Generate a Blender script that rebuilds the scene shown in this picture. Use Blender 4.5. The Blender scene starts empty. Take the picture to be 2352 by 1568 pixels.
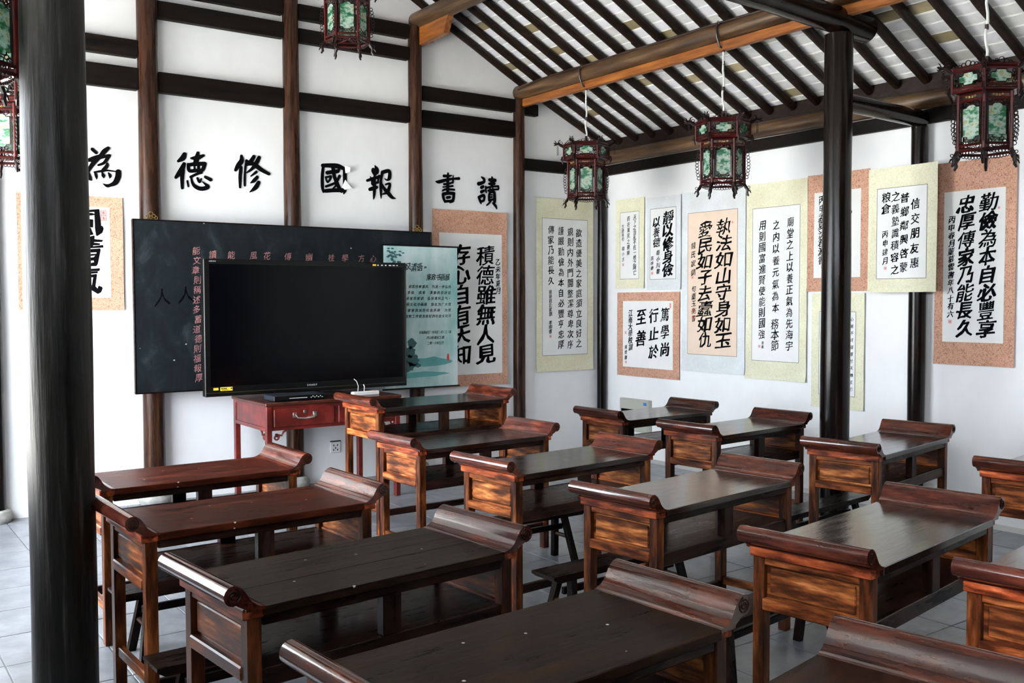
import bpy, math, random
from mathutils import Vector, Matrix, noise
S = bpy.context.scene
C = S.collection
random.seed(7)
PI = math.pi
sin, cos = math.sin, math.cos

# ------------------------------------------------------------ camera
YAW, PITCH, ROLL, FPX = 0.6192882, 0.0416714, -0.0026042, 2213.06
cy_, sy_, cp_, sp_ = cos(YAW), sin(YAW), cos(PITCH), sin(PITCH)
fwd = Vector((sy_ * cp_, cy_ * cp_, -sp_)); rgt = Vector((cy_, -sy_, 0)); up = rgt.cross(fwd)
r2 = rgt * cos(ROLL) + up * sin(ROLL); u2 = up * cos(ROLL) - rgt * sin(ROLL)
cam = bpy.data.cameras.new('camera'); cam.sensor_width = 36.0; cam.lens = FPX * 36.0 / 2352.0
cam.clip_start = 0.05; cam.clip_end = 200
co = bpy.data.objects.new('camera', cam); C.objects.link(co)
co.matrix_world = Matrix(((r2.x, u2.x, -fwd.x, 0), (r2.y, u2.y, -fwd.y, 0), (r2.z, u2.z, -fwd.z, 1.65), (0, 0, 0, 1)))
S.camera = co

# ------------------------------------------------------------ sky, daylight, exposure
S.view_settings.view_transform = 'Standard'; S.view_settings.look = 'None'
S.view_settings.gamma = 1.0; S.view_settings.exposure = .80; S.view_settings.use_curve_mapping = False
w = bpy.data.worlds.new('overcast_sky'); S.world = w; w.use_nodes = True
bg = w.node_tree.nodes['Background']; bg.inputs[0].default_value = (0.84, 0.92, 1.0, 1); bg.inputs[1].default_value = 11.5
def area(name, loc, size, rot, power, portal=False, color=(1, 1, 1)):
    l = bpy.data.lights.new(name, 'AREA'); l.shape = 'RECTANGLE'; l.size, l.size_y = size; l.energy = power; l.color = color
    o = bpy.data.objects.new(name, l); C.objects.link(o); o.location = loc; o.rotation_euler = rot
    if portal: l.cycles.is_portal = True
    return o
bounce_sun = bpy.data.lights.new('bounce_sun', 'SUN'); bounce_sun.energy = 78.0; bounce_sun.angle = .03; bounce_sun.color = (1, .95, .87)
so = bpy.data.objects.new('bounce_sun', bounce_sun); C.objects.link(so); so.rotation_euler = (0, math.radians(32), 0)   # behind the roof: it only reaches the courtyard, added to bounce light indoors
# portals: the courtyard window, and an added upper opening that brightens the room (they only steer sampling of the sky)
for y0, y1, z0, z1 in ((4.42, 8.05, .7, 2.86), (-3.4, 2.2, 2.3, 2.86)):
    area('opening_portal', (-0.46, (y0 + y1) / 2, (z0 + z1) / 2), (z1 - z0, y1 - y0), (0, -PI / 2, 0), 1, True)

# ------------------------------------------------------------ helpers
class MB:
    def __init__(s): s.v = []; s.f = []
    def add(s, vs, fs):
        n = len(s.v); s.v += [tuple(p) for p in vs]; s.f += [tuple(i + n for i in f) for f in fs]
    def box(s, x0, x1, y0, y1, z0, z1, b=0.0):
        if b <= 0:
            s.add([(x, y, z) for x in (x0, x1) for y in (y0, y1) for z in (z0, z1)],
                  [(0, 1, 3, 2), (4, 6, 7, 5), (0, 4, 5, 1), (2, 3, 7, 6), (0, 2, 6, 4), (1, 5, 7, 3)]); return
        b = min(b, (x1 - x0) / 2.2, (y1 - y0) / 2.2, (z1 - z0) / 2.2)
        X = (x0, x1); Y = (y0, y1); Z = (z0, z1); ix = {}; vs = []
        for i in (0, 1):
            for j in (0, 1):
                for k in (0, 1):
                    dx, dy, dz = (b, -b)[i], (b, -b)[j], (b, -b)[k]
                    for a in range(3):
                        p = [X[i] + dx, Y[j] + dy, Z[k] + dz]; p[a] = (X[i], Y[j], Z[k])[a]
                        ix[(i, j, k, a)] = len(vs); vs.append(tuple(p))
        fs = []
        for i in (0, 1):
            q = [ix[(i, j, k, 0)] for j, k in ((0, 0), (0, 1), (1, 1), (1, 0))]; fs.append(q if i == 0 else q[::-1])
            q = [ix[(j, i, k, 1)] for j, k in ((0, 0), (1, 0), (1, 1), (0, 1))]; fs.append(q if i == 0 else q[::-1])
            q = [ix[(j, k, i, 2)] for j, k in ((0, 0), (0, 1), (1, 1), (1, 0))]; fs.append(q if i == 0 else q[::-1])
        for i in (0, 1):
            for j in (0, 1):
                fs.append([ix[(i, j, 0, 0)], ix[(i, j, 1, 0)], ix[(i, j, 1, 1)], ix[(i, j, 0, 1)]])
                fs.append([ix[(i, 0, j, 0)], ix[(i, 1, j, 0)], ix[(i, 1, j, 2)], ix[(i, 0, j, 2)]])
                fs.append([ix[(0, i, j, 1)], ix[(1, i, j, 1)], ix[(1, i, j, 2)], ix[(0, i, j, 2)]])
        for i in (0, 1):
            for j in (0, 1):
                for k in (0, 1): fs.append([ix[(i, j, k, a)] for a in range(3)])
        s.add(vs, fs)
    def tube(s, pts, r, seg=10, caps=True, closed=False):
        pts = [Vector(p) for p in pts]; n = len(pts)
        rs = r if isinstance(r, (list, tuple)) else [r] * n
        vs = []; t0 = None; u = None
        for i, p in enumerate(pts):
            if closed: t = pts[(i + 1) % n] - pts[i - 1]
            else: t = pts[min(i + 1, n - 1)] - pts[max(i - 1, 0)]
            t.normalize()
            if u is None:
                a = Vector((0, 0, 1)) if abs(t.z) < .9 else Vector((1, 0, 0)); u = t.cross(a).normalized()
            else: u = (u - t * u.dot(t)).normalized()
            v = t.cross(u)
            for k in range(seg):
                an = 2 * PI * k / seg; vs.append(p + (u * cos(an) + v * sin(an)) * rs[i])
        fs = []
        for i in range(n if closed else n - 1):
            j = (i + 1) % n
            for k in range(seg):
                l = (k + 1) % seg; fs.append((i * seg + k, i * seg + l, j * seg + l, j * seg + k))
        if caps and not closed: fs.append(tuple(range(seg))[::-1]); fs.append(tuple((n - 1) * seg + k for k in range(seg)))
        s.add(vs, fs)
    def ring(s, c, R, r, ax_u, ax_v, seg=10, k=4, sx=1.0):
        c = Vector(c); u = Vector(ax_u); v = Vector(ax_v)
        s.tube([c + u * (cos(2 * PI * i / seg) * R * sx) + v * (sin(2 * PI * i / seg) * R) for i in range(seg)], r, k, closed=True)
    def prism(s, poly, axis, a0, a1):
        n = len(poly)
        def P(p, a):
            if axis == 'y': return (p[0], a, p[1])
            if axis == 'x': return (a, p[0], p[1])
            return (p[0], p[1], a)
        s.add([P(p, a0) for p in poly] + [P(p, a1) for p in poly],
              [tuple(range(n)), tuple(range(n, 2 * n))[::-1]] + [(i, i + n, (i + 1) % n + n, (i + 1) % n) for i in range(n)])
    def lathe(s, prof, c=(0, 0), seg=20):
        vs = [(c[0] + r * cos(2 * PI * k / seg), c[1] + r * sin(2 * PI * k / seg), z) for r, z in prof for k in range(seg)]
        fs = [(i * seg + k, i * seg + (k + 1) % seg, (i + 1) * seg + (k + 1) % seg, (i + 1) * seg + k) for i in range(len(prof) - 1) for k in range(seg)]
        fs += [tuple(range(seg))[::-1], tuple((len(prof) - 1) * seg + k for k in range(seg))]
        s.add(vs, fs)
    def mesh(s, name, m, smooth=False):
        me = bpy.data.meshes.new(name); me.from_pydata(s.v, [], s.f)
        if m: me.materials.append(m)
        import bmesh
        b = bmesh.new(); b.from_mesh(me); bmesh.ops.recalc_face_normals(b, faces=b.faces); b.to_mesh(me); b.free()
        if smooth: smooth_by_angle(me)
        return me
    def build(s, name, m, parent=None, smooth=False, **kw):
        return link(name, s.mesh(name, m, smooth), parent, **kw)
def smooth_by_angle(me, ang=0.7):
    for p in me.polygons: p.use_smooth = True
    import bmesh
    b = bmesh.new(); b.from_mesh(me)
    for e in b.edges:
        if len(e.link_faces) != 2 or e.calc_face_angle(0) > ang: e.smooth = False
    b.to_mesh(me); b.free()
def link(name, me, parent=None, loc=None, color=None, label=None, kind=None):
    o = bpy.data.objects.new(name, me); C.objects.link(o)
    if parent: o.parent = parent
    if loc: o.location = loc
    if color: o.color = color
    if label: o['label'] = label
    if kind: o['kind'] = kind
    return o
def thing(name, label, cat, loc=(0, 0, 0), rz=0, group=None):
    o = bpy.data.objects.new(name, None); C.objects.link(o); o.location = loc; o.rotation_euler = (0, 0, rz)
    o.empty_display_size = .1
    o['label'] = label; o['category'] = cat
    if group: o['group'] = group
    return o
def tag(o, label, cat, group=None):
    o['label'] = label; o['category'] = cat
    if group: o['group'] = group
    return o

# ------------------------------------------------------------ materials
def base(name):
    m = bpy.data.materials.new(name); m.use_nodes = True; nt = m.node_tree
    return m, nt, nt.nodes['Principled BSDF']
def N(nt, t, **kw):
    n = nt.nodes.new(t)
    for k, v in kw.items():
        if k in n.inputs: n.inputs[k].default_value = v
        else: setattr(n, k, v)
    return n
def ramp(nt, stops):
    r = nt.nodes.new('ShaderNodeValToRGB'); e = r.color_ramp.elements
    e[0].position, e[0].color = stops[0][0], (*stops[0][1], 1); e[1].position, e[1].color = stops[-1][0], (*stops[-1][1], 1)
    for p, c in stops[1:-1]: x = e.new(p); x.color = (*c, 1)
    return r
def coords(nt, scale=(1, 1, 1), which='Object', rot=(0, 0, 0)):
    tc = N(nt, 'ShaderNodeTexCoord'); mp = N(nt, 'ShaderNodeMapping'); mp.inputs['Scale'].default_value = scale; mp.inputs['Rotation'].default_value = rot
    nt.links.new(tc.outputs[which], mp.inputs[0]); return mp
def plain(name, col, rough=.5, spec=.5, metal=0, coat=0):
    m, nt, b = base(name); b.inputs['Base Color'].default_value = (*col, 1); b.inputs['Roughness'].default_value = rough
    b.inputs['Metallic'].default_value = metal; b.inputs['Specular IOR Level'].default_value = spec; b.inputs['Coat Weight'].default_value = coat
    return m
def noisy(name, stops, scale=(6, 6, 6), nscale=3, rough=.6, bump=.0, detail=6, tint=False, spec=.5, specks=None, coat=0, rvar=0.0, ior=None):
    m, nt, b = base(name); L = nt.links.new
    mp = coords(nt, scale); nz = N(nt, 'ShaderNodeTexNoise', Scale=nscale, Detail=detail, Roughness=.62); L(mp.outputs[0], nz.inputs['Vector'])
    if tint:
        oi = N(nt, 'ShaderNodeObjectInfo'); ml = N(nt, 'ShaderNodeMath', operation='MULTIPLY'); ml.inputs[1].default_value = 37.0
        L(oi.outputs['Random'], ml.inputs[0]); nz.noise_dimensions = '4D'; L(ml.outputs[0], nz.inputs['W'])
    r = ramp(nt, stops); L(nz.outputs['Fac'], r.inputs[0]); out = r.outputs[0]
    if tint:
        mx = N(nt, 'ShaderNodeMix', data_type='RGBA', blend_type='MULTIPLY'); mx.inputs[0].default_value = 1
        L(out, mx.inputs[6]); L(oi.outputs['Color'], mx.inputs[7]); out = mx.outputs[2]
    if specks:
        sc, th, col = specks
        vo = N(nt, 'ShaderNodeTexVoronoi', Scale=sc); mp2 = coords(nt); L(mp2.outputs[0], vo.inputs['Vector'])
        lt = N(nt, 'ShaderNodeMath', operation='LESS_THAN'); lt.inputs[1].default_value = th; L(vo.outputs['Distance'], lt.inputs[0])
        m2 = N(nt, 'ShaderNodeMix', data_type='RGBA'); L(lt.outputs[0], m2.inputs[0]); L(out, m2.inputs[6]); m2.inputs[7].default_value = (*col, 1); out = m2.outputs[2]
    L(out, b.inputs['Base Color']); b.inputs['Roughness'].default_value = rough; b.inputs['Specular IOR Level'].default_value = spec
    b.inputs['Coat Weight'].default_value = coat; b.inputs['Coat Roughness'].default_value = .12
    if ior: b.inputs['IOR'].default_value = ior
    if rvar:
        mr = N(nt, 'ShaderNodeMapRange'); mr.inputs[3].default_value = rough - rvar; mr.inputs[4].default_value = rough + rvar
        mr.inputs[1].default_value = .3; mr.inputs[2].default_value = .7
        L(nz.outputs['Fac'], mr.inputs[0]); L(mr.outputs[0], b.inputs['Roughness'])
    if bump:
        bp = N(nt, 'ShaderNodeBump', Strength=bump, Distance=.01); L(nz.outputs['Fac'], bp.inputs['Height']); L(bp.outputs[0], b.inputs['Normal'])
    return m
def wood(name, axis, stops, rough=.3, bump=.12, **kw):
    kw.setdefault('spec', .10 if name.startswith('dark') else .2)
    sc = {'x': (2.2, 13, 13), 'y': (13, 2.2, 13), 'z': (13, 13, 2.2)}[axis]
    return noisy(name, stops, scale=sc, nscale=2.2, rough=rough, bump=bump, tint=True, **kw)
DK = [(.28, (.003, .002, .0015)), (.5, (.009, .004, .003)), (.72, (.026, .010, .006))]
TOPS = [(.28, (.004, .002, .0015)), (.5, (.010, .0045, .003)), (.75, (.026, .010, .006))]
PAN = [(.30, (.008, .003, .0015)), (.44, (.045, .012, .004)), (.56, (.17, .050, .012)), (.70, (.42, .17, .055))]
M = {}
for a in 'xyz':
    M['dark_' + a] = wood('dark_wood_' + a, a, DK, rough=.3, rvar=.08)
    M['warm_' + a] = wood('worn_brown_wood_' + a, a, PAN, rough=.38, rvar=.1)
M['top'] = wood('desk_top_wood', 'x', TOPS, rough=.15, bump=.08, rvar=.04, spec=.5, specks=(9, .03, (.45, .42, .36)), ior=1.6)
M['top_dull'] = wood('dull_desk_top_wood', 'x', [(.28, (.003, .0018, .0010)), (.5, (.009, .0048, .003)), (.75, (.028, .013, .007))], rough=.32, bump=.14, rvar=.06, spec=.05, specks=(11, .055, (.5, .48, .42)))
M['roll'] = wood('roll_wood', 'y', [(.3, (.010, .003, .002)), (.5, (.035, .008, .005)), (.72, (.11, .024, .011))], spec=.6, rough=.11, bump=.035, rvar=.05)
M['column'] = noisy('column_wood', [(.3, (.0025, .0015, .001)), (.55, (.005, .0025, .002)), (.8, (.03, .015, .009))], scale=(14, 14, 1), nscale=2, rough=.2, bump=.12, rvar=.05, spec=.22)
M['column_grey'] = noisy('weathered_column_wood', [(.3, (.003, .003, .003)), (.55, (.008, .007, .006)), (.82, (.07, .066, .062))], scale=(14, 14, .8), nscale=2.4, rough=.4, bump=.4, rvar=.1, spec=.2)
M['column_brown'] = noisy('brown_column_wood', [(.3, (.005, .002, .001)), (.55, (.032, .012, .006)), (.8, (.12, .055, .03))], scale=(14, 14, 1), nscale=2, rough=.28, bump=.2, rvar=.08, spec=.2)
M['beam'] = noisy('beam_black_wood', [(.3, (.002, .0015, .0015)), (.6, (.006, .004, .003)), (.8, (.02, .010, .006))], scale=(1, 12, 12), nscale=2, rough=.6, bump=.2, spec=.12)
M['purlin'] = noisy('purlin_wood', [(.3, (.018, .009, .004)), (.5, (.055, .027, .011)), (.72, (.14, .08, .035))], scale=(12, 1, 12), nscale=2, rough=.4, bump=.2)
M['fang'] = noisy('orange_board_wood', [(.3, (.08, .024, .004)), (.55, (.24, .075, .012)), (.75, (.38, .15, .03))], scale=(12, 1, 12), nscale=2, rough=.4, bump=.15)
M['rafter'] = noisy('rafter_wood', [(.3, (.003, .0018, .0012)), (.6, (.014, .006, .003)), (.8, (.045, .022, .010))], scale=(2, 14, 14), nscale=2, rough=.5, bump=.2, spec=.2)
M['plaster'] = noisy('white_plaster', [(.3, (.83, .832, .84)), (.6, (.88, .883, .895)), (.8, (.90, .90, .91))], scale=(1.2, 1.2, .8), nscale=2, rough=.85, bump=.03)
M['lime'] = plain('lime_mortar', (.90, .90, .88), .9)
M['paving'] = noisy('pale_courtyard_paving', [(.3, (.50, .49, .46)), (.7, (.66, .65, .62))], scale=(1, 1, 1), nscale=2, rough=.8)
M['stone'] = noisy('grey_stone', [(.3, (.20, .20, .19)), (.7, (.42, .41, .38))], scale=(6, 6, 6), nscale=3, rough=.8, bump=.3)
# floor tile, tone shifts from tile to tile
def tilemat(name, stops, var, rough, brown=False):
    m, nt, b = base(name); L = nt.links.new
    oi = N(nt, 'ShaderNodeObjectInfo'); mp = coords(nt); nz = N(nt, 'ShaderNodeTexNoise', Scale=7.0, Detail=8.0, Roughness=.65)
    nz.noise_dimensions = '4D'; ml = N(nt, 'ShaderNodeMath', operation='MULTIPLY'); ml.inputs[1].default_value = 91.0
    L(oi.outputs['Random'], ml.inputs[0]); L(ml.outputs[0], nz.inputs['W']); L(mp.outputs[0], nz.inputs['Vector'])
    r = ramp(nt, stops); L(nz.outputs['Fac'], r.inputs[0])
    mx = N(nt, 'ShaderNodeMix', data_type='RGBA', blend_type='MULTIPLY'); mx.inputs[0].default_value = 1
    r2_ = ramp(nt, var); r2_.color_ramp.interpolation = 'LINEAR'; L(oi.outputs['Random'], r2_.inputs[0])
    L(r.outputs[0], mx.inputs[6]); L(r2_.outputs[0], mx.inputs[7]); L(mx.outputs[2], b.inputs['Base Color'])
    bp = N(nt, 'ShaderNodeBump', Strength=.15, Distance=.01); L(nz.outputs['Fac'], bp.inputs['Height']); L(bp.outputs[0], b.inputs['Normal'])
    b.inputs['Roughness'].default_value = rough
    return m
M['floor'] = tilemat('grey_floor_tile', [(.3, (.12, .128, .142)), (.5, (.18, .19, .208)), (.75, (.26, .272, .29))], [(0, (.82, .82, .82)), (1, (1.1, 1.1, 1.1))], .32)
M['rtile'] = tilemat('grey_roof_tile', [(.3, (.46, .47, .48)), (.5, (.61, .615, .63)), (.75, (.72, .72, .74))],
                     [(0, (.30, .24, .12)), (.05, (.5, .42, .25)), (.09, (.85, .86, .8)), (.5, (.95, .96, .97)), (1, (1.12, 1.1, 1.15))], .85)
M['joint'] = plain('pale_joint', (.62, .62, .60), .9)
M['ink'] = plain('black_ink', (.002, .002, .003), .8, .05)
M['grey_ink'] = plain('grey_line_ink', (.10, .10, .09), .8, .2)
M['seal'] = plain('red_seal_ink', (.62, .07, .05), .7, .2)
M['paper'] = noisy('white_paper', [(.3, (.76, .76, .75)), (.7, (.82, .82, .81))], scale=(2, 2, 2), nscale=2, rough=.9)
M['paper_p'] = noisy('peach_paper', [(.3, (.72, .56, .44)), (.7, (.78, .63, .52))], scale=(2, 2, 2), nscale=2, rough=.9)
def brocade(name, a, b2, sc=55):
    m, nt, b = base(name); L = nt.links.new
    mp = coords(nt); n1 = N(nt, 'ShaderNodeTexNoise', Scale=float(sc), Detail=3.0, Roughness=.6); n1.inputs['Distortion'].default_value = 2.2
    L(mp.outputs[0], n1.inputs['Vector']); r = ramp(nt, [(.40, b2), (.48, a), (.8, tuple(min(1, c * 1.12) for c in a))]); L(n1.outputs['Fac'], r.inputs[0])
    n2 = N(nt, 'ShaderNodeTexNoise', Scale=2.5, Detail=4.0); L(mp.outputs[0], n2.inputs['Vector'])
    r3 = ramp(nt, [(.3, (.84, .82, .80)), (.6, (1, 1, 1))]); L(n2.outputs['Fac'], r3.inputs[0])
    mx = N(nt, 'ShaderNodeMix', data_type='RGBA', blend_type='MULTIPLY'); mx.inputs[0].default_value = 1
    L(r.outputs[0], mx.inputs[6]); L(r3.outputs[0], mx.inputs[7]); L(mx.outputs[2], b.inputs['Base Color']); b.inputs['Roughness'].default_value = .8
    return m
M['br_brown'] = brocade('brown_brocade', (.60, .34, .24), (.33, .15, .10))
M['br_cream'] = brocade('cream_brocade', (.78, .77, .58), (.70, .69, .48), 45)
M['br_white'] = brocade('pale_blue_brocade', (.72, .76, .78), (.68, .72, .74), 45)
M['brass'] = plain('brass', (.55, .38, .12), .35, metal=1)
M['iron'] = plain('pale_metal', (.62, .60, .56), .3, metal=1)
M['white_plastic'] = plain('white_plastic', (.82, .82, .80), .4)
M['black_plastic'] = plain('black_plastic', (.003, .003, .003), .3, .25)
M['screen'] = plain('dark_glass_screen', (.001, .001, .0015), .15, .15)
M['grey_paint'] = plain('grey_green_paint', (.45, .46, .40), .5)
M['sticker'] = plain('yellow_sticker', (.75, .55, .04), .5)
M['blue'] = plain('blue_sticker', (.03, .22, .62), .5)
M['white_print'] = plain('white_print', (.8, .8, .82), .5)
M['cable'] = plain('brown_cable', (.025, .012, .010), .4)
M['conduit'] = plain('pale_cord_sleeve', (.55, .57, .56), .4)
M['red'] = noisy('red_lacquer', [(.3, (.05, .008, .006)), (.55, (.16, .016, .012)), (.8, (.28, .05, .035))], scale=(2, 2, 2), nscale=3, rough=.28, bump=.05)
M['red_top'] = noisy('red_lacquer_top', [(.3, (.03, .008, .006)), (.7, (.10, .025, .015))], scale=(2, 8, 2), nscale=3, rough=.25)
M['lantern'] = noisy('lantern_red_wood', [(.3, (.018, .003, .003)), (.6, (.06, .006, .005)), (.8, (.13, .014, .01))], scale=(8, 8, 8), nscale=2, rough=.3, spec=.3)
M['lantern_dark'] = plain('lantern_carved_dark_wood', (.008, .002, .002), .35, .25)
M['gold'] = plain('gold_paint', (.5, .34, .12), .4, metal=.6)
M['chalk'] = plain('pink_chalk', (.34, .15, .15), .9)
def chalkboard():
    m, nt, b = base('chalkboard'); L = nt.links.new
    mp = coords(nt, (1.5, 1.5, .9)); n1 = N(nt, 'ShaderNodeTexNoise', Scale=4.0, Detail=9.0, Roughness=.7); n1.inputs['Distortion'].default_value = .6
    L(mp.outputs[0], n1.inputs['Vector']); r = ramp(nt, [(.35, (.002, .004, .006)), (.55, (.006, .010, .013)), (.8, (.032, .042, .050))]); L(n1.outputs['Fac'], r.inputs[0])
    vo = N(nt, 'ShaderNodeTexVoronoi', Scale=5.0); mp2 = coords(nt, (1, 1, 1.4)); L(mp2.outputs[0], vo.inputs['Vector'])
    lt = N(nt, 'ShaderNodeMath', operation='LESS_THAN'); lt.inputs[1].default_value = .05; L(vo.outputs['Distance'], lt.inputs[0])
    m2 = N(nt, 'ShaderNodeMix', data_type='RGBA'); L(lt.outputs[0], m2.inputs[0]); L(r.outputs[0], m2.inputs[6]); m2.inputs[7].default_value = (.3, .33, .33, 1)
    L(m2.outputs[2], b.inputs['Base Color']); b.inputs['Roughness'].default_value = .6; b.inputs['Specular IOR Level'].default_value = .2
    return m
M['board'] = chalkboard()
def pane():
    # painted glass: hazy white ground, green hills and trees, touches of red, blue and yellow
    m, nt, b = base('painted_glass'); L = nt.links.new
    oi = N(nt, 'ShaderNodeObjectInfo'); mp = coords(nt, (1, 1, 1.6)); ml = N(nt, 'ShaderNodeMath', operation='MULTIPLY'); ml.inputs[1].default_value = 50.0
    L(oi.outputs['Random'], ml.inputs[0])
    n1 = N(nt, 'ShaderNodeTexNoise', Scale=16.0, Detail=5.0, Roughness=.6); n1.noise_dimensions = '4D'; L(mp.outputs[0], n1.inputs['Vector']); L(ml.outputs[0], n1.inputs['W'])
    r = ramp(nt, [(.0, (.05, .14, .20)), (.36, (.02, .12, .06)), (.44, (.05, .22, .10)), (.49, (.30, .44, .36)), (.56, (.50, .62, .58)), (.61, (.34, .36, .10)), (.66, (.42, .40, .36)), (.72, (.45, .05, .03)), (1, (.30, .05, .04))]); L(n1.outputs['Fac'], r.inputs[0])
    L(r.outputs[0], b.inputs['Base Color']); b.inputs['Roughness'].default_value = .25
    tr = N(nt, 'ShaderNodeBsdfTranslucent'); L(r.outputs[0], tr.inputs[0]); ms = N(nt, 'ShaderNodeMixShader'); ms.inputs[0].default_value = .45
    L(b.outputs[0], ms.inputs[1]); L(tr.outputs[0], ms.inputs[2]); L(ms.outputs[0], nt.nodes['Material Output'].inputs[0])
    return m
M['pane'] = pane()
def poster():
    m, nt, b = base('teal_poster_print'); L = nt.links.new
    mp = coords(nt, (2.2, 2.2, 1)); n1 = N(nt, 'ShaderNodeTexNoise', Scale=1.8, Detail=4.0, Roughness=.55); L(mp.outputs[0], n1.inputs['Vector'])
    r = ramp(nt, [(.32, (.20, .46, .45)), (.5, (.42, .60, .60)), (.66, (.62, .70, .72))]); L(n1.outputs['Fac'], r.inputs[0]); L(r.outputs[0], b.inputs['Base Color']); b.inputs['Roughness'].default_value = .5
    return m
M['poster'] = poster()
M['teal_ink'] = plain('teal_print', (.10, .36, .36), .6)
M['dark_teal'] = plain('dark_teal_print', (.03, .10, .11), .6)

# ------------------------------------------------------------ room shell
YG, XR = 8.15, 7.046           # faces of the gable wall and of the scroll wall
def zb(x):                     # underside of the rafters
    x = abs(x - 3.43) + 3.43
    if x >= 5.904: return 3.82 - .46 * (x - 5.904)
    if x >= 4.69: return 4.43 - .5025 * (x - 4.69)
    return 5.20 - .611 * (x - 3.43)
RT = .082                      # rafter depth
mb = MB(); mb.box(-.9, 7.3, -3.9, 8.4, -.12, -.012); floor = mb.build('floor', M['joint'], kind='structure')
tm = MB(); tm.box(-.2185, .2185, -.2185, .2185, -.011, 0, .002); tme = tm.mesh('floor_tile', M['floor'])
for i in range(17):
    for j in range(17):
        X = 3.727 - .443 * 10 + .443 * i + .2215; Y = 3.06 - .437 * 4 + .4425 * j + .2185
        if -.9 < X < 7.3 and Y < 8.3: link('floor_tile', tme, floor, (X, Y, random.uniform(-.0012, .0005)))
prof = [(x, zb(x) + RT + .0095) for x in (7.45, 5.904, 4.69, 3.43, 2.17, .956, -.95)]
gp = [(-.5, -.1), (7.25, -.1)] + [(x, zb(x) + RT + .02) for x in (7.25, 5.904, 4.69, 3.43, 2.17, .956, -.5)]
mb = MB(); mb.prism(gp, 'y', YG, YG + .22); mb.build('wall_front', M['plaster'], kind='structure')
mb = MB(); mb.box(XR, XR + .22, -3.8, YG, -.1, 3.36); mb.build('wall_right', M['plaster'], kind='structure')
mb = MB(); mb.prism(gp, 'y', -3.85, -3.65); mb.build('wall_back', M['beam'], kind='structure')
mb = MB(); mb.box(-.6, -.42, -3.85, 8.15, 2.86, 3.0); mb.box(-.6, -.42, 8.05, 8.15, -.1, 2.86); mb.box(-.6, -.42, 4.42, 8.05, -.1, .7)
mb.box(-.6, -.42, -3.85, 4.42, -.1, 2.3); mb.box(-.6, -.42, 2.2, 4.42, 2.3, 2.86); mb.box(-.6, -.42, -3.85, -3.4, 2.3, 2.86)  # upper slot left open is an unseen addition, to brighten ceiling and right wall
mb.build('wall_left', M['plaster'], kind='structure')
mb = MB(); mb.box(-40, -.9, -40, 50, -.4, -.14); mb.build('courtyard_ground', M['paving'], kind='structure')
# lime bed above the tiles
n = len(prof); lb = MB()
top = [(x, z + .25) for x, z in prof]
lb.prism([(x, z) for x, z in prof] + top[::-1], 'y', -3.9, 8.42)
ceiling = lb.build('ceiling', M['lime'], kind='structure')
# roof tiles: thin grey bricks laid on the rafters, in three slopes
tl = MB(); tl.box(-.0515, .0515, -.1215, .1215, -.009, .006, .0015); tlm = tl.mesh('roof_tile', M['rtile'])
RAFY = [8.06 - .2525 * k for k in range(23)]
def slope(xa, xb, ncol):
    L = math.hypot(xb - xa, zb(xb) - zb(xa)); ang = math.atan2(zb(xa) - zb(xb), xb - xa)
    nrow = int(L / .115)
    for r in range(nrow):
        t = (r + .5) * L / nrow; x = xa + cos(ang) * t; z = zb(xa) - sin(ang) * t + RT + .014
        for c in range(ncol):
            o = link('roof_tile', tlm, ceiling, (x + random.uniform(-.001, .001), 8.06 - .12625 - .2525 * c + random.uniform(-.001, .001), z))
            o.rotation_euler = (0, ang, 0)
            yield o
tiles_low = list(slope(5.96, 7.28, 20))
tiles_up = list(slope(4.72, 5.96, 20))
tiles_top = list(slope(3.9, 4.72, 3))
# keep the largest as pieces, the rest as one part per slope
def merge(objs, name):
    vs, fs = [], []
    for o in objs:
        nn = len(vs); mat = Matrix.Translation(o.location) @ o.rotation_euler.to_matrix().to_4x4()
        vs += [tuple(mat @ v.co) for v in o.data.vertices]; fs += [tuple(i + nn for i in p.vertices) for p in o.data.polygons]
        bpy.data.objects.remove(o)
    me = bpy.data.meshes.new(name); me.from_pydata(vs, [], fs); me.materials.append(M['rtile']); link(name, me, ceiling, kind='stuff')
def seen(o):
    d = o.location - Vector((0, 0, 1.65)); dz = d.dot(fwd)
    px = 1176 + FPX * d.dot(r2) / dz; py = 784 - FPX * d.dot(u2) / dz
    return (-20 < px < 2372 and py > -20), dz
alls = tiles_low + tiles_up + tiles_top
inv = sorted([o for o in alls if seen(o)[0]], key=lambda o: seen(o)[1]); keep = set(inv[:298])
merge([o for o in alls if o not in keep], 'small_roof_tiles')
# rafters
def rafter(xa, xb, y, r=.037, lab=None):
    m_ = MB(); L = Vector((xb - xa, 0, zb(xb) - zb(xa))); a = Vector((xa, y, zb(xa) + r + .002)); pts = [a + L * t for t in (0, .25, .5, .75, 1)]
    pts = [p + Vector((0, random.uniform(-.004, .004), random.uniform(-.003, .003))) for p in pts]
    m_.tube(pts, [r * random.uniform(.93, 1.05) for _ in pts], 10); return m_.build('rafter', M['rafter'], ceiling, smooth=True)
for y in RAFY:
    rafter(5.80, 7.0, y); rafter(4.60, 5.99, y)
for y in RAFY[:6]: rafter(3.5, 4.80, y)
# strips closing the rafter feet over the eave purlin
mb = MB(); mb.box(7.0, 7.03, 2.2, 8.1, 3.255, 3.40); mb.build('trim_1', M['rafter'], kind='structure')
mb = MB(); mb.box(6.985, 7.044, 2.2, 8.1, 3.02, 3.125, .004); mb.build('trim_2', M['beam'], kind='structure')

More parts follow.
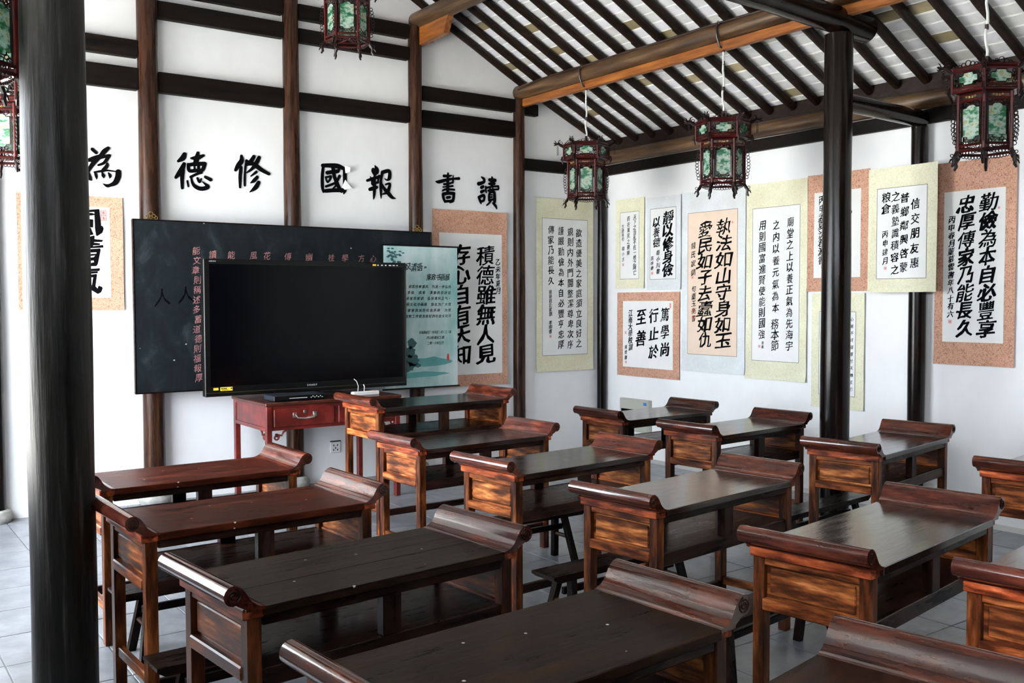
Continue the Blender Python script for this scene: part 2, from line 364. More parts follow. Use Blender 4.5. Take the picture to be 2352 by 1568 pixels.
# ------------------------------------------------------------ timber frame
def log(name, pts, r, mat, label, cat, seg=20, group=None, jit=.0):
    m_ = MB(); P = [Vector(p) for p in pts]; n_ = max(2, int((P[-1] - P[0]).length / .3)); q = []; rr = []
    for i in range(n_ + 1):
        t = i / n_ * (len(P) - 1); k = min(int(t), len(P) - 2); p = P[k].lerp(P[k + 1], t - k); q.append(p + Vector((random.uniform(-jit, jit),) * 3) * (0 < i < n_)); rr.append(r * random.uniform(.985, 1.015))
    m_.tube(q, rr, seg); return tag(m_.build(name, mat, smooth=True), label, cat, group)
def column(x, y, r0, r1, z1, label, mat='column', basestone=True, part=None):
    m_ = MB(); pr = []; n_ = 26
    for i in range(n_ + 1):
        t = i / n_; pr.append(((r0 + (r1 - r0) * t) * (1 + .02 * sin(t * 9 + x * 5)), (.09 if basestone else 0) + (z1 - (.09 if basestone else 0)) * t))
    m_.lathe(pr, (0, 0), 28)
    for i, v in enumerate(m_.v):
        nz_ = noise.noise(Vector((v[0] * 9, v[1] * 9, v[2] * 1.3 + x))) * .004; l = math.hypot(v[0], v[1]) or 1
        m_.v[i] = (v[0] + v[0] / l * nz_, v[1] + v[1] / l * nz_, v[2])
    o = m_.build('wooden_column', M[mat], smooth=True); o.location = (x, y, 0); tag(o, label, 'column')
    if not basestone: return o
    s_ = MB(); s_.lathe([(r0 * 1.35, 0), (r0 * 1.5, .02), (r0 * 1.58, .05), (r0 * 1.4, .085), (r0 * 1.1, .095)], (0, 0), 24)
    s_.build('stone_base', M['stone'], o, smooth=True, label='pale round stone base')
    return o
column(1.005, 8.10, .075, .068, 3.75, 'dark wooden column at the far left edge of the white wall, mostly out of frame')
column(2.172, 8.10, .086, .080, 4.38, 'dark brown wooden column behind the left end of the chalkboard', 'column_brown')
column(3.393, 8.10, .080, .068, 5.15, 'dark wooden column rising behind the chalkboard between the two middle pairs of wall characters', 'column_brown')
column(4.645, 8.10, .074, .064, 4.26, 'dark wooden column behind the right end of the chalkboard, ending under a purlin', 'column_brown')
column(5.868, 8.10, .066, .058, 3.72, 'thin dark column on the wall just right of the brown scroll, left of the cream scroll', 'column_brown')
column(6.985, 8.09, .052, .046, 3.06, 'slimmest dark column standing in the corner of the two white walls')
column(5.904, 4.28, .105, .097, 3.53, 'thick glossy dark column standing free in front of the scroll wall')
column(6.975, 4.31, .066, .062, 3.0, 'dark column against the scroll wall, half hidden by a hanging cream scroll')
column(.775, 4.28, .130, .121, 3.74, 'massive near column at the left, black with a pale weathered left side', 'column_grey', False)
def tie(x0, x1, z0, z1, label, y0=8.075):
    m_ = MB(); m_.box(x0, x1, y0, 8.148, z0, z1, .006); tag(m_.build('tie_beam', M['beam']), label, 'beam')
tie(1.07, 2.095, 3.348, 3.522, 'lower flat black beam above the leftmost wall character')
tie(1.07, 2.095, 3.606, 3.742, 'upper flat black beam above the leftmost wall character')
tie(-.42, .94, 3.0, 3.12, 'short black beam at the outer left end of the white wall')
tie(2.25, 3.325, 3.350, 3.515, 'wide flat black beam over the second and third wall characters from the left')
tie(2.25, 3.325, 3.948, 4.086, 'second black beam up over the second and third wall characters from the left')
tie(2.25, 3.325, 4.152, 4.29, 'topmost black beam over the second and third wall characters from the left')
tie(3.46, 4.575, 3.350, 3.500, 'wide flat black beam over the two characters right of the middle column')
tie(3.46, 4.575, 3.938, 4.058, 'black beam directly behind the foot of the highest lantern')
tie(3.46, 4.575, 4.140, 4.27, 'topmost black beam behind the highest lantern')
tie(4.715, 5.805, 3.327, 3.486, 'lower black beam over the rightmost pair of wall characters')
tie(4.715, 5.805, 3.582, 3.715, 'upper black beam over the rightmost pair of wall characters, under the sloping rafter')
tie(5.93, 6.94, 3.009, 3.126, 'short black beam above the cream scroll, reaching into the corner')
tie(4.715, 4.842, 4.143, 4.263, 'stub of a black beam sticking out right of the column under the upper purlin')
tie(5.93, 6.105, 3.573, 3.690, 'stub of a black beam sticking out right of the column at the long purlin')
log('purlin', [(5.904, 8.16, 3.795), (5.904, 2.0, 3.795)], .077, M['purlin'], 'long round brown roof purlin crossing above the hanging lanterns', 'purlin')
m_ = MB(); m_.box(5.872, 5.936, 2.0, 8.13, 3.645, 3.7175, .006); tag(m_.build('purlin_board', M['fang']), 'orange brown board running under the long roof purlin', 'board')
log('purlin', [(4.69, 8.16, 4.325), (4.69, 2.0, 4.325)], .085, M['purlin'], 'higher round roof purlin starting at the top of the column over the chalkboard', 'purlin')
m_ = MB(); m_.prism([(8.13, 4.25), (8.13, 4.08), (7.60, 4.10), (7.52, 4.25)], 'x', 4.66, 4.72); tag(m_.build('purlin_bracket', M['fang']), 'short brown bracket board under the start of the higher purlin', 'bracket')
log('purlin', [(6.955, 8.12, 3.195), (6.955, 2.0, 3.195)], .070, M['purlin'], 'round eave purlin along the top of the scroll wall', 'purlin')
log('purlin', [(3.43, 8.16, 5.08), (3.43, 2.0, 5.08)], .09, M['purlin'], 'ridge purlin at the very top of the roof, above the frame', 'purlin')
for x, z in ((2.17, 4.325), (.956, 3.795)):
    log('purlin', [(x, 8.16, z), (x, 2.0, z)], .08, M['purlin'], 'roof purlin on the courtyard side above the frame, %s one' % ('higher' if x > 2 else 'lower'), 'purlin')
log('cross_beam', [(.9, 4.28, 3.70), (5.0, 4.28, 3.665), (6.225, 4.28, 3.615)], .095, M['column'], 'heavy dark round beam resting on the free standing column, its round end showing', 'beam')
log('cross_beam', [(6.0, 4.29, 3.07), (6.99, 4.30, 3.055)], .066, M['column'], 'short round beam joining the free standing column to the column at the scroll wall', 'beam')
# brown electric cable laid along the long purlin
m_ = MB(); m_.tube([(5.80, 8.02, 3.80), (5.82, 7.8, 3.835)] + [(5.842, 7.6 - .3 * i, 3.852 + .004 * sin(i * 2)) for i in range(12)], .009, 6)
tag(m_.build('electric_cable', M['cable'], smooth=True), 'thin brown electric cable clipped along the upper side of the long purlin', 'cable')

# ------------------------------------------------------------ desks
def end_profile(L, right):
    pts = [(.0, .7605), (-.016, .7635), (-.030, .770), (-.043, .781), (-.053, .795), (-.062, .811), (-.072, .824)]
    for k in range(13):
        a = math.radians(48 + k * (285 - 48) / 12); pts.append((-.100 + .030 * cos(a), .808 + .030 * sin(a)))
    pts += [(-.086, .774), (-.074, .768), (-.062, .760), (-.062, .752), (0, .752)]
    return [(L - x, z) for x, z in pts] if right else pts
def tint():
    a = random.uniform(.8, 1.15); return (a, a * random.uniform(.92, 1.06), a * random.uniform(.88, 1.05), 1)
def desk(x, y, ang, label, L=.93, D=.48, z=.76, panel='warm', warm=1.0, farrail=False, topcol=(1, 1, 1, 1), kind='student_desk', cat='desk', group='scroll-ended student desks in rows', topmat='top', slab=.03, planks=0):
    t = thing(kind, label, cat, (x, y, 0), math.radians(ang), group)
    dz = z - .76; c = tint(); c = (c[0] * warm, c[1] * warm, c[2] * warm, 1)
    def B(name, mat, boxes, col=c, lab=None, bev=.003, parent=t):
        m_ = MB()
        for q in boxes: m_.box(*q, bev)
        return m_.build(name, M[mat], parent, color=col, label=lab)
    if planks:
        tp = B('tabletop', topmat, [(-.004, L + .004, .002, D - .002, z - slab, z - .004)], topcol)
        for i in range(planks):
            y0 = D * i / planks + .0006; y1 = D * (i + 1) / planks - .0006; g_ = random.uniform(.8, 1.25)
            B('plank', topmat, [(-.004, L + .004, y0, y1, z - .0045, z - random.uniform(0, .0008))], tuple(k * g_ for k in topcol[:3]) + (1,), bev=.0008, parent=tp)
    else: B('tabletop', topmat, [(-.004, L + .004, 0, D, z - slab, z)], topcol)
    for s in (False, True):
        m_ = MB(); m_.prism([(px, pz + dz) for px, pz in end_profile(L, s)], 'y', 0, D)
        e = m_.build('scroll_end', M['roll'], t, smooth=True, color=c)
        cx = L + .100 if s else -.100; sg = -1 if s else 1
        for yy in (-.001, D + .001):
            sp = MB(); pts = []
            for k in range(26):
                a = k / 25 * 4.4 * PI; r = .0035 + .0205 * (k / 25); pts.append((cx + sg * r * cos(a), yy, .808 + dz + r * sin(a)))
            sp.tube(pts, .0022, 4); sp.build('carved_spiral', M['dark_x'], e, color=c)
        xa, xb = (L + .0, L + .066) if s else (-.066, 0)
        B('end_moulding', 'warm_y', [(xa, xb, .014, D - .014, z - .036, z - .003)], (c[0] * 1.2, c[1] * .8, c[2] * .9, 1))
        lx = (L + .004, L + .050) if s else (-.050, -.004)
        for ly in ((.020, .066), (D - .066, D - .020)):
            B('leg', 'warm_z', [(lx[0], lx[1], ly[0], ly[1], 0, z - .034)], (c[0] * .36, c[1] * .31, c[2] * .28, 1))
        o_ = 1 if s else -1; f_ = L + .050 if s else -.050          # outer face of the legs
        def bx_(d0, d1): return tuple(sorted((f_ + o_ * d0, f_ + o_ * d1)))
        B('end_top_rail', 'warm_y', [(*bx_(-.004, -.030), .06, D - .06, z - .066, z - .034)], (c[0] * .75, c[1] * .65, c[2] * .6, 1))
        pn = B('end_panel', 'warm_y', [(*bx_(-.022, -.028), .062, D - .062, z - .190, z - .060)], c)
        B('panel_field', 'warm_y', [(*bx_(-.013, -.022), .082, D - .082, z - .176, z - .076)], c, bev=.004, parent=pn)
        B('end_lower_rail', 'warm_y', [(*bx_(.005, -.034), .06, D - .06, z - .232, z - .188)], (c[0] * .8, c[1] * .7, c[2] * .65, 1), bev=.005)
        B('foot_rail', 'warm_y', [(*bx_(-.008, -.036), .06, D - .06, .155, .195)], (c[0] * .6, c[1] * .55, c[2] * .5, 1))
    for yy in (.022, D - .044): B('apron', 'dark_x', [(0, L, yy, yy + .022, z - .065, z - slab)])
    B('shelf', 'dark_x', [(-.02, L + .02, .03, D - .03, z - .215, z - .198)])
    for yy in (.028, D - .048): B('shelf_rail', 'dark_x', [(-.015, L + .015, yy, yy + .020, z - .255, z - .196)])
    for yy in (.026, D - .066): B('divider_post', 'dark_z', [(L / 2 - .036, L / 2 + .036, yy, yy + .04, z - .197, z - .06)])
    yy = D - .058 if farrail else .030
    B('long_foot_rail', 'dark_x', [(-.02, L + .02, yy, yy + .026, .130, .175)])
    return t
RB = (2.2, 1.1, .95, 1); DKT = (1, 1, 1, 1)
G = 'scroll-ended student desks in rows'
desk(1.105, 4.822, .5, 'reddish brown scroll-ended desk farthest back in the left row, beside the big left column', L=.885, D=.52, warm=1.9, farrail=True, topcol=(5.5, 2.2, 1.8, 1), topmat='top_dull')
desk(1.031, 3.791, 2.2, 'reddish brown scroll-ended desk second from the back in the left row', L=.89, D=.52, warm=2.1, topcol=(4.5, 2.0, 1.6, 1), topmat='top_dull')
desk(1.031, 2.692, 5.3, 'dark greenish black planked desk in the lower left with carved spiral ends', L=.92, D=.50, warm=.95, topcol=(1.3, 1.4, 1.25, 1), topmat='top_dull', planks=5)
desk(1.03, 1.695, 4.4, 'dark desk at the bottom centre, its top dotted with pale specks', L=.925, D=.49, warm=.95, topcol=(1.3, 1.15, 1.0, 1), topmat='top_dull')
desk(1.185, .861, 10, 'nearest desk at the bottom right corner, only its right scroll end in view', L=.925, D=.49, warm=.8, topcol=(1.7, 1.1, 1.0, 1), topmat='top_dull')
desk(3.19, 6.00, 1.0, 'tall teacher desk with scroll ends and a black front, right of the television', L=1.015, D=.56, z=.904, warm=2.3, topcol=(.8, .85, .9, 1), kind='teacher_desk', group=None)
desk(2.938, 4.991, 3.7, 'desk with bright orange end panel just in front of the tall teacher desk', L=.935, D=.50, warm=2.3, topcol=(1.6, 1.0, .9, 1))
desk(2.915, 3.967, 5.3, 'middle-row desk with worn orange end panel and a grey sheen on its top', L=.94, D=.48, warm=2.3, topcol=(1.1, 1.1, 1.0, 1))
desk(2.909, 2.933, 7.1, 'central desk with red brown scroll ends and a bright reflection on top', L=.96, D=.47, warm=1.6, farrail=True, topcol=(1.3, 1.1, 1.0, 1))
desk(2.863, 1.873, 8.9, 'large desk right of centre with a dark panelled end and silvery reflecting top', L=.99, D=.49, warm=1.5, topcol=(1.2, 1.1, 1.0, 1))
desk(3.07, 1.19, 9.0, 'desk cut off at the lower right edge, bright orange grained end panel', L=.95, D=.48, warm=2.1, topcol=(1.2, 1.1, 1.0, 1))
desk(4.869, 5.318, 2.8, 'farthest desk of the right row, in front of the grey wall box', L=.89, D=.49, warm=.9, topcol=(1.2, 1.1, 1.0, 1))
desk(4.815, 4.343, 4.9, 'second desk of the right row, left of the free standing column', L=.915, D=.48, warm=1.2, topcol=(1.2, 1.1, 1.0, 1))
desk(4.953, 3.241, 10.5, 'desk standing right in front of the free standing column, glossy dark top', L=.965, D=.47, warm=1.6, topcol=(1.1, 1.0, 1.0, 1))
desk(5.05, 2.22, 8.0, 'desk cut off at the right edge halfway down, bright orange end panel', L=.93, D=.48, warm=2.1, topcol=(1.1, 1.0, 1.0, 1))

# ------------------------------------------------------------ benches
def bench(x, y, ang, label, L=1.06):
    t = thing('bench', label, 'bench', (x, y, 0), math.radians(ang), 'narrow dark benches behind the desks'); c = tint(); c = (c[0] * .9, c[1] * .9, c[2] * .9, 1); W = .17; z = .325
    m_ = MB(); m_.prism([(0, z), (L, z), (L, z - .014), (L - .03, z - .034), (.03, z - .034), (0, z - .014)], 'y', -W / 2, W / 2); m_.build('seat', M['dark_x'], t, color=c)
    for sx_ in (0, 1):
        xt = .15 if sx_ == 0 else L - .15; dx = -.045 if sx_ == 0 else .045
        for sy in (-1, 1):
            q = MB(); a = Vector((xt, sy * .045, z - .03)); b_ = Vector((xt + dx, sy * .105, 0)); h = .018
            vs = [(p.x + i * h, p.y + j * h, p.z) for p in (b_, a) for i, j in ((-1, -1), (1, -1), (1, 1), (-1, 1))]
            q.add(vs, [(3, 2, 1, 0), (4, 5, 6, 7)] + [(i, (i + 1) % 4, (i + 1) % 4 + 4, i + 4) for i in range(4)]); q.build('leg', M['dark_z'], t, color=c)
        q = MB(); q.tube([(xt + dx * .45, -.075, .16), (xt + dx * .45, .075, .16)], .013, 8); q.build('cross_stretcher', M['warm_y'], t, color=(c[0] * .4, c[1] * .35, c[2] * .3, 1))
    q = MB(); q.box(.13, L - .13, -.012, .012, .20, .235, .003); q.build('long_stretcher', M['dark_x'], t, color=c)
bench(1.04, 4.62, 1, 'dark bench seen between the legs of the two reddish desks at the left')
bench(.94, 3.62, 2, 'dark bench with its end poking out left of the greenish black planked desk')
bench(2.87, 4.78, .5, 'bench whose right end and splayed legs show left of the central desk')
bench(2.81, 3.69, 3, 'bench with its cut left end showing left of the central desk leg')
bench(2.88, 2.74, 7, 'bench behind the large panelled desk right of centre, pale light on its seat')
bench(4.72, 3.87, 6, 'glossy bench under the desk by the free standing column, reflecting the column')

# ------------------------------------------------------------ writing
_gl = {}
def glyph(ch):
    if ch not in _gl:
        c = bpy.data.curves.new('g', 'FONT'); c.body = ch; c.resolution_u = 2
        o = bpy.data.objects.new('g', c); C.objects.link(o)
        dg = bpy.context.evaluated_depsgraph_get(); me = bpy.data.meshes.new_from_object(o.evaluated_get(dg))
        vs = [v.co.copy() for v in me.vertices]; fs = [tuple(p.vertices) for p in me.polygons]
        bpy.data.objects.remove(o); bpy.data.curves.remove(c); bpy.data.meshes.remove(me)
        if vs:
            x0, x1 = min(v.x for v in vs), max(v.x for v in vs); z0, z1 = min(v.y for v in vs), max(v.y for v in vs)
            s_ = max(x1 - x0, z1 - z0) if ord(ch) > 0x2000 else 1.0
            if ch in '一、”“':  s_ = 1.0
            vs = [((v.x - (x0 + x1) / 2) / s_, (v.y - (z0 + z1) / 2) / s_) for v in vs]
        cnt = {}
        for f in fs:
            for i in range(len(f)): k = (f[i], f[(i + 1) % len(f)]); kk = tuple(sorted(k)); cnt[kk] = cnt.get(kk, 0) + 1
        _gl[ch] = (vs, fs, [k for k, n_ in cnt.items() if n_ == 1])
    return _gl[ch]
def put(mb_, ch, u, v, wd, ht, brush=.0, slant=0.0, off=lambda u, v: 0, rot=0.0, bold=0.0):
    vs, fs, be = glyph(ch); sd = random.uniform(0, 99); out = []; raw = vs
    for x, y in vs:
        if brush:
            n1 = noise.noise(Vector((x * 3.2, y * 3.2, sd))); n2 = noise.noise(Vector((x * 3.2 + 40, y * 3.2, sd)))
            n3 = noise.noise(Vector((x * 9, y * 9, sd + 7)))
            x, y = x + (n1 + .35 * n3) * brush, y + (n2 + .35 * n3) * brush
            y += x * .12            # strokes rise to the right
        x += y * slant
        x, y = x * cos(rot) - y * sin(rot), x * sin(rot) + y * cos(rot)
        a, b_ = u + x * wd, v + y * ht; out.append((a, -off(a, b_), b_))
    mb_.add(out, fs)
    if len(raw) > 75: bold *= .55
    if bold:      # swell the outline like a loaded brush: uprights heavier than level strokes
        def rad(i): x, y = raw[i]; return bold * max(.15, 1.0 + 1.5 * noise.noise(Vector((x * 4.5 + sd, y * 4.5, 3.3))))
        for i in set(i for e in be for i in e):
            a, d_, b_ = out[i]; r = rad(i); mb_.add([(a + r * wd * cos(k * PI / 3), d_, b_ + r * ht * sin(k * PI / 3)) for k in range(6)], [(0, 1, 2, 3, 4, 5)])
        for i, j in be:
            p, q = out[i], out[j]; dx, dz = q[0] - p[0], q[2] - p[2]; l = math.hypot(dx, dz)
            if l < 1e-6: continue
            nx, nz_ = -dz / l, dx / l; wgt = .55 + .75 * abs(dz) / l; r0, r1 = rad(i) * wd * wgt, rad(j) * wd * wgt
            mb_.add([(p[0] + nx * r0, p[1], p[2] + nz_ * r0), (q[0] + nx * r1, q[1], q[2] + nz_ * r1), (q[0] - nx * r1, q[1], q[2] - nz_ * r1), (p[0] - nx * r0, p[1], p[2] - nz_ * r0)], [(0, 1, 2, 3)])
def strokes(mb_, L, ou, ov, off=0.0):
    for k in L:
        q = [(p[0] - ou, p[1] - ov, p[2] / 870) for p in k]
        # smooth the stroke with a Catmull-Rom pass
        pts = []
        for i in range(len(q) - 1):
            p0, p1, p2, p3 = q[max(i - 1, 0)], q[i], q[i + 1], q[min(i + 2, len(q) - 1)]
            for s_ in range(6):
                t = s_ / 6; pts.append(tuple(.5 * (2 * p1[j] + (p2[j] - p0[j]) * t + (2 * p0[j] - 5 * p1[j] + 4 * p2[j] - p3[j]) * t * t + (3 * p1[j] - p0[j] - 3 * p2[j] + p3[j]) * t ** 3) for j in range(3)))
        pts.append(q[-1]); n_ = len(pts); left, right = [], []
        for i, (x, z, wd) in enumerate(pts):
            a, b_ = pts[max(i - 1, 0)], pts[min(i + 1, n_ - 1)]; dx, dz = b_[0] - a[0], b_[1] - a[1]; l = math.hypot(dx, dz) or 1; nx, nz = -dz / l, dx / l
            left.append((x + nx * wd / 2, z + nz * wd / 2)); right.append((x - nx * wd / 2, z - nz * wd / 2))
        strokes.k += 1; o_ = off + strokes.k % 12 * .00008
        vs = [(a, -o_, b_) for a, b_ in left] + [(a, -o_, b_) for a, b_ in right]
        mb_.add(vs, [(i, i + 1, n_ + i + 1, n_ + i) for i in range(n_ - 1)])
        for (x, z, wd) in (pts[0], pts[-1]):   # round ends
            mb_.add([(x + wd / 2 * cos(a * PI / 6), -o_ - .00002, z + wd / 2 * sin(a * PI / 6)) for a in range(12)], [tuple(range(12))])
strokes.k = 0
BIG={"國":[[[3.713,2.888,24],[3.701,2.794,28],[3.7,2.693,28],[3.71,2.647,21]],[[3.705,2.882,31],[3.778,2.888,35],[3.851,2.889,39],[3.907,2.873,32]],[[3.921,2.867,32],[3.924,2.776,36],[3.919,2.674,32],[3.91,2.64,11]],[[3.728,2.655,31],[3.812,2.666,32],[3.923,2.674,32]],[[3.748,2.82,31],[3.796,2.831,32],[3.854,2.842,32]],[[3.807,2.875,35],[3.817,2.802,32],[3.839,2.743,35],[3.868,2.688,32],[3.889,2.662,28]],[[3.862,2.883,25],[3.866,2.853,21]],[[3.869,2.799,26],[3.85,2.757,21],[3.831,2.709,18],[3.801,2.68,11]],[[3.733,2.779,17],[3.744,2.743,17],[3.753,2.734,14]],[[3.733,2.779,16],[3.784,2.79,21]],[[3.786,2.786,19],[3.773,2.759,19],[3.753,2.734,14]],[[3.736,2.696,21],[3.787,2.716,21],[3.831,2.736,21]]],"報":[[[4.233,2.922,11],[4.248,2.892,44],[4.234,2.867,73],[4.228,2.832,22]],[[4.151,2.778,22],[4.208,2.8,26],[4.278,2.822,26],[4.298,2.83,18]],[[4.185,2.815,11],[4.201,2.782,22],[4.208,2.748,26]],[[4.275,2.836,15],[4.267,2.8,18],[4.262,2.769,18]],[[4.204,2.755,26],[4.266,2.769,18]],[[4.228,2.839,18],[4.227,2.742,29],[4.223,2.659,27],[4.216,2.611,11]],[[4.177,2.698,29],[4.215,2.711,33],[4.25,2.723,26]],[[4.31,2.866,30],[4.296,2.802,24],[4.293,2.733,29],[4.294,2.664,22],[4.295,2.622,9]],[[4.31,2.866,30],[4.373,2.884,33],[4.389,2.861,32],[4.382,2.816,32],[4.36,2.797,15],[4.337,2.807,11]],[[4.344,2.755,15],[4.388,2.765,22],[4.379,2.721,30],[4.359,2.682,26],[4.308,2.661,11]],[[4.305,2.755,18],[4.332,2.711,30],[4.371,2.675,37],[4.41,2.64,30],[4.45,2.628,7]]],"書":[[[5.036,2.91,20],[5.033,2.843,30],[5.031,2.75,32],[5.031,2.719,30]],[[4.988,2.882,27],[5.043,2.885,24],[5.079,2.894,10]],[[4.894,2.821,10],[4.93,2.82,30],[5.013,2.844,27],[5.094,2.861,20],[5.164,2.869,27]],[[5.096,2.893,10],[5.094,2.847,20],[5.092,2.822,17]],[[4.988,2.801,20],[5.042,2.809,20],[5.094,2.828,17]],[[4.977,2.773,13],[5.035,2.781,17],[5.09,2.791,19]],[[4.973,2.737,17],[5.002,2.751,20],[5.057,2.755,20],[5.108,2.755,19]],[[4.98,2.704,30],[5.042,2.717,30],[5.104,2.717,30]],[[4.976,2.7,28],[4.983,2.664,28],[4.998,2.631,23]],[[4.998,2.634,25],[5.056,2.64,24],[5.089,2.645,30]],[[5.102,2.714,30],[5.098,2.674,30],[5.085,2.642,27],[5.054,2.623,10]],[[5.023,2.672,27],[5.056,2.679,24]]],"讀":[[[5.434,2.902,17],[5.461,2.885,28],[5.464,2.86,28],[5.43,2.842,31],[5.396,2.833,35]],[[5.43,2.798,31],[5.453,2.809,28]],[[5.429,2.754,31],[5.46,2.768,24]],[[5.399,2.698,28],[5.414,2.664,26],[5.425,2.636,14]],[[5.399,2.698,28],[5.46,2.721,28],[5.46,2.673,24],[5.429,2.659,21]],[[5.561,2.911,18],[5.563,2.864,42],[5.557,2.835,35]],[[5.53,2.881,32],[5.599,2.882,32]],[[5.526,2.842,25],[5.588,2.848,28]],[[5.483,2.811,18],[5.483,2.779,21],[5.489,2.754,18]],[[5.491,2.799,21],[5.564,2.816,18],[5.638,2.824,21]],[[5.638,2.821,21],[5.638,2.796,21],[5.607,2.79,18]],[[5.514,2.772,21],[5.564,2.786,18],[5.607,2.79,18]],[[5.537,2.808,18],[5.533,2.779,18]],[[5.57,2.804,14],[5.568,2.785,14]],[[5.533,2.754,25],[5.523,2.718,26],[5.525,2.677,28]],[[5.533,2.754,21],[5.583,2.763,28],[5.591,2.722,32],[5.591,2.671,34],[5.587,2.649,21]],[[5.545,2.732,14],[5.564,2.733,14]],[[5.544,2.708,18],[5.56,2.711,18]],[[5.525,2.674,25],[5.575,2.689,21]],[[5.544,2.669,18],[5.521,2.645,18],[5.494,2.623,14]],[[5.571,2.648,21],[5.602,2.624,28],[5.616,2.596,14]]],"德":[[[2.469,2.877,31],[2.453,2.845,38],[2.415,2.816,19]],[[2.464,2.797,27],[2.44,2.745,38],[2.394,2.681,23]],[[2.452,2.746,30],[2.445,2.677,29],[2.445,2.597,21]],[[2.522,2.849,15],[2.568,2.855,35],[2.627,2.881,19]],[[2.58,2.898,23],[2.568,2.847,39],[2.56,2.812,35]],[[2.498,2.796,23],[2.505,2.746,27],[2.559,2.75,27],[2.613,2.758,27],[2.633,2.806,31]],[[2.498,2.792,23],[2.56,2.804,31],[2.637,2.814,27]],[[2.548,2.8,14],[2.549,2.746,14]],[[2.583,2.795,23],[2.584,2.748,23]],[[2.609,2.735,16],[2.574,2.725,19],[2.515,2.693,19]],[[2.488,2.657,15],[2.495,2.615,15]],[[2.519,2.69,15],[2.534,2.637,23],[2.568,2.609,31],[2.614,2.602,31],[2.658,2.622,31],[2.635,2.644,16],[2.61,2.662,6]],[[2.573,2.686,19],[2.588,2.656,19],[2.604,2.684,12]],[[2.639,2.702,23],[2.682,2.682,27]]],"修":[[[2.953,2.903,24],[2.953,2.863,36],[2.924,2.822,36],[2.899,2.78,24]],[[2.948,2.808,24],[2.939,2.732,28],[2.937,2.637,20]],[[2.998,2.867,24],[2.984,2.795,18],[2.979,2.715,20],[2.978,2.655,18]],[[2.994,2.863,16],[3.014,2.868,10]],[[3.064,2.908,28],[3.039,2.87,32],[3.006,2.836,24]],[[2.993,2.835,20],[3.047,2.843,24]],[[3.11,2.904,29],[3.084,2.854,33],[3.046,2.803,24],[2.996,2.764,10]],[[3.055,2.848,28],[3.084,2.83,37],[3.133,2.798,33],[3.196,2.769,25]],[[3.083,2.778,22],[3.033,2.737,10]],[[3.091,2.735,24],[3.061,2.701,28],[3.03,2.679,8]],[[3.103,2.688,29],[3.073,2.642,33],[3.023,2.601,8]]],"為":[[[1.75,2.854,25],[1.777,2.83,23]],[[1.869,2.875,23],[1.839,2.846,33],[1.808,2.806,28],[1.763,2.758,31],[1.727,2.703,25],[1.7,2.659,20],[1.672,2.624,10]],[[1.704,2.761,15],[1.744,2.775,33],[1.798,2.798,33],[1.843,2.807,23],[1.876,2.817,21]],[[1.881,2.818,15],[1.858,2.787,23],[1.832,2.753,20],[1.792,2.734,15]],[[1.86,2.75,18],[1.852,2.726,26],[1.824,2.698,20]],[[1.759,2.677,10],[1.816,2.689,18],[1.856,2.697,13],[1.919,2.694,9]],[[1.942,2.691,39],[1.938,2.651,39],[1.915,2.604,34],[1.879,2.583,23],[1.854,2.576,23],[1.824,2.59,5]],[[1.717,2.661,23],[1.728,2.625,28],[1.738,2.613,13]],[[1.769,2.67,18],[1.775,2.644,20],[1.778,2.621,5]],[[1.821,2.674,15],[1.828,2.653,26],[1.83,2.64,13]],[[1.868,2.677,13],[1.878,2.657,23],[1.875,2.638,8]]]}
NAMES = {'讀': 'rightmost of the big characters on the wall, above the brown scroll', '書': 'second big character from the right, above the left side of the brown scroll',
 '報': 'big character just left of the column over the right end of the chalkboard', '國': 'boxy big character with a peeling right edge, right of the middle column',
 '修': 'big character just left of the middle column, three slanting strokes at its foot', '德': 'big character above the left part of the chalkboard', '為': 'big character between the near column and the wall column at the left'}
for ch, L in BIG.items():
    us = [p[0] for k in L for p in k]; vs = [p[1] for k in L for p in k]; ou, ov = (min(us) + max(us)) / 2, min(vs)
    m_ = MB(); strokes(m_, L, ou, ov, 0); o = m_.build('wall_character', M['ink']); o.location = (ou, 8.1435, ov)
    tag(o, 'black brush-written ' + NAMES[ch], 'character', 'black characters stuck on the white wall')
    if ch == '國':
        q = MB(); q.add([(.11, -.001, .26), (.155, -.028, .24), (.15, -.03, .20), (.118, -.001, .19)], [(0, 1, 2, 3)]); q.add([(.115, -.001, .13), (.165, -.034, .05), (.10, -.022, .035), (.08, -.001, .06)], [(0, 1, 2, 3)])
        q.build('peeling_paper_corner', M['paper'], o)
m_ = MB(); put(m_, '善', 0, .15, .30, .30, .06, .1); o = m_.build('wall_character', M['ink']); o.location = (1.37, 8.1435, 2.55)
tag(o, 'black big character almost wholly hidden behind the massive near column', 'character', 'black characters stuck on the white wall')

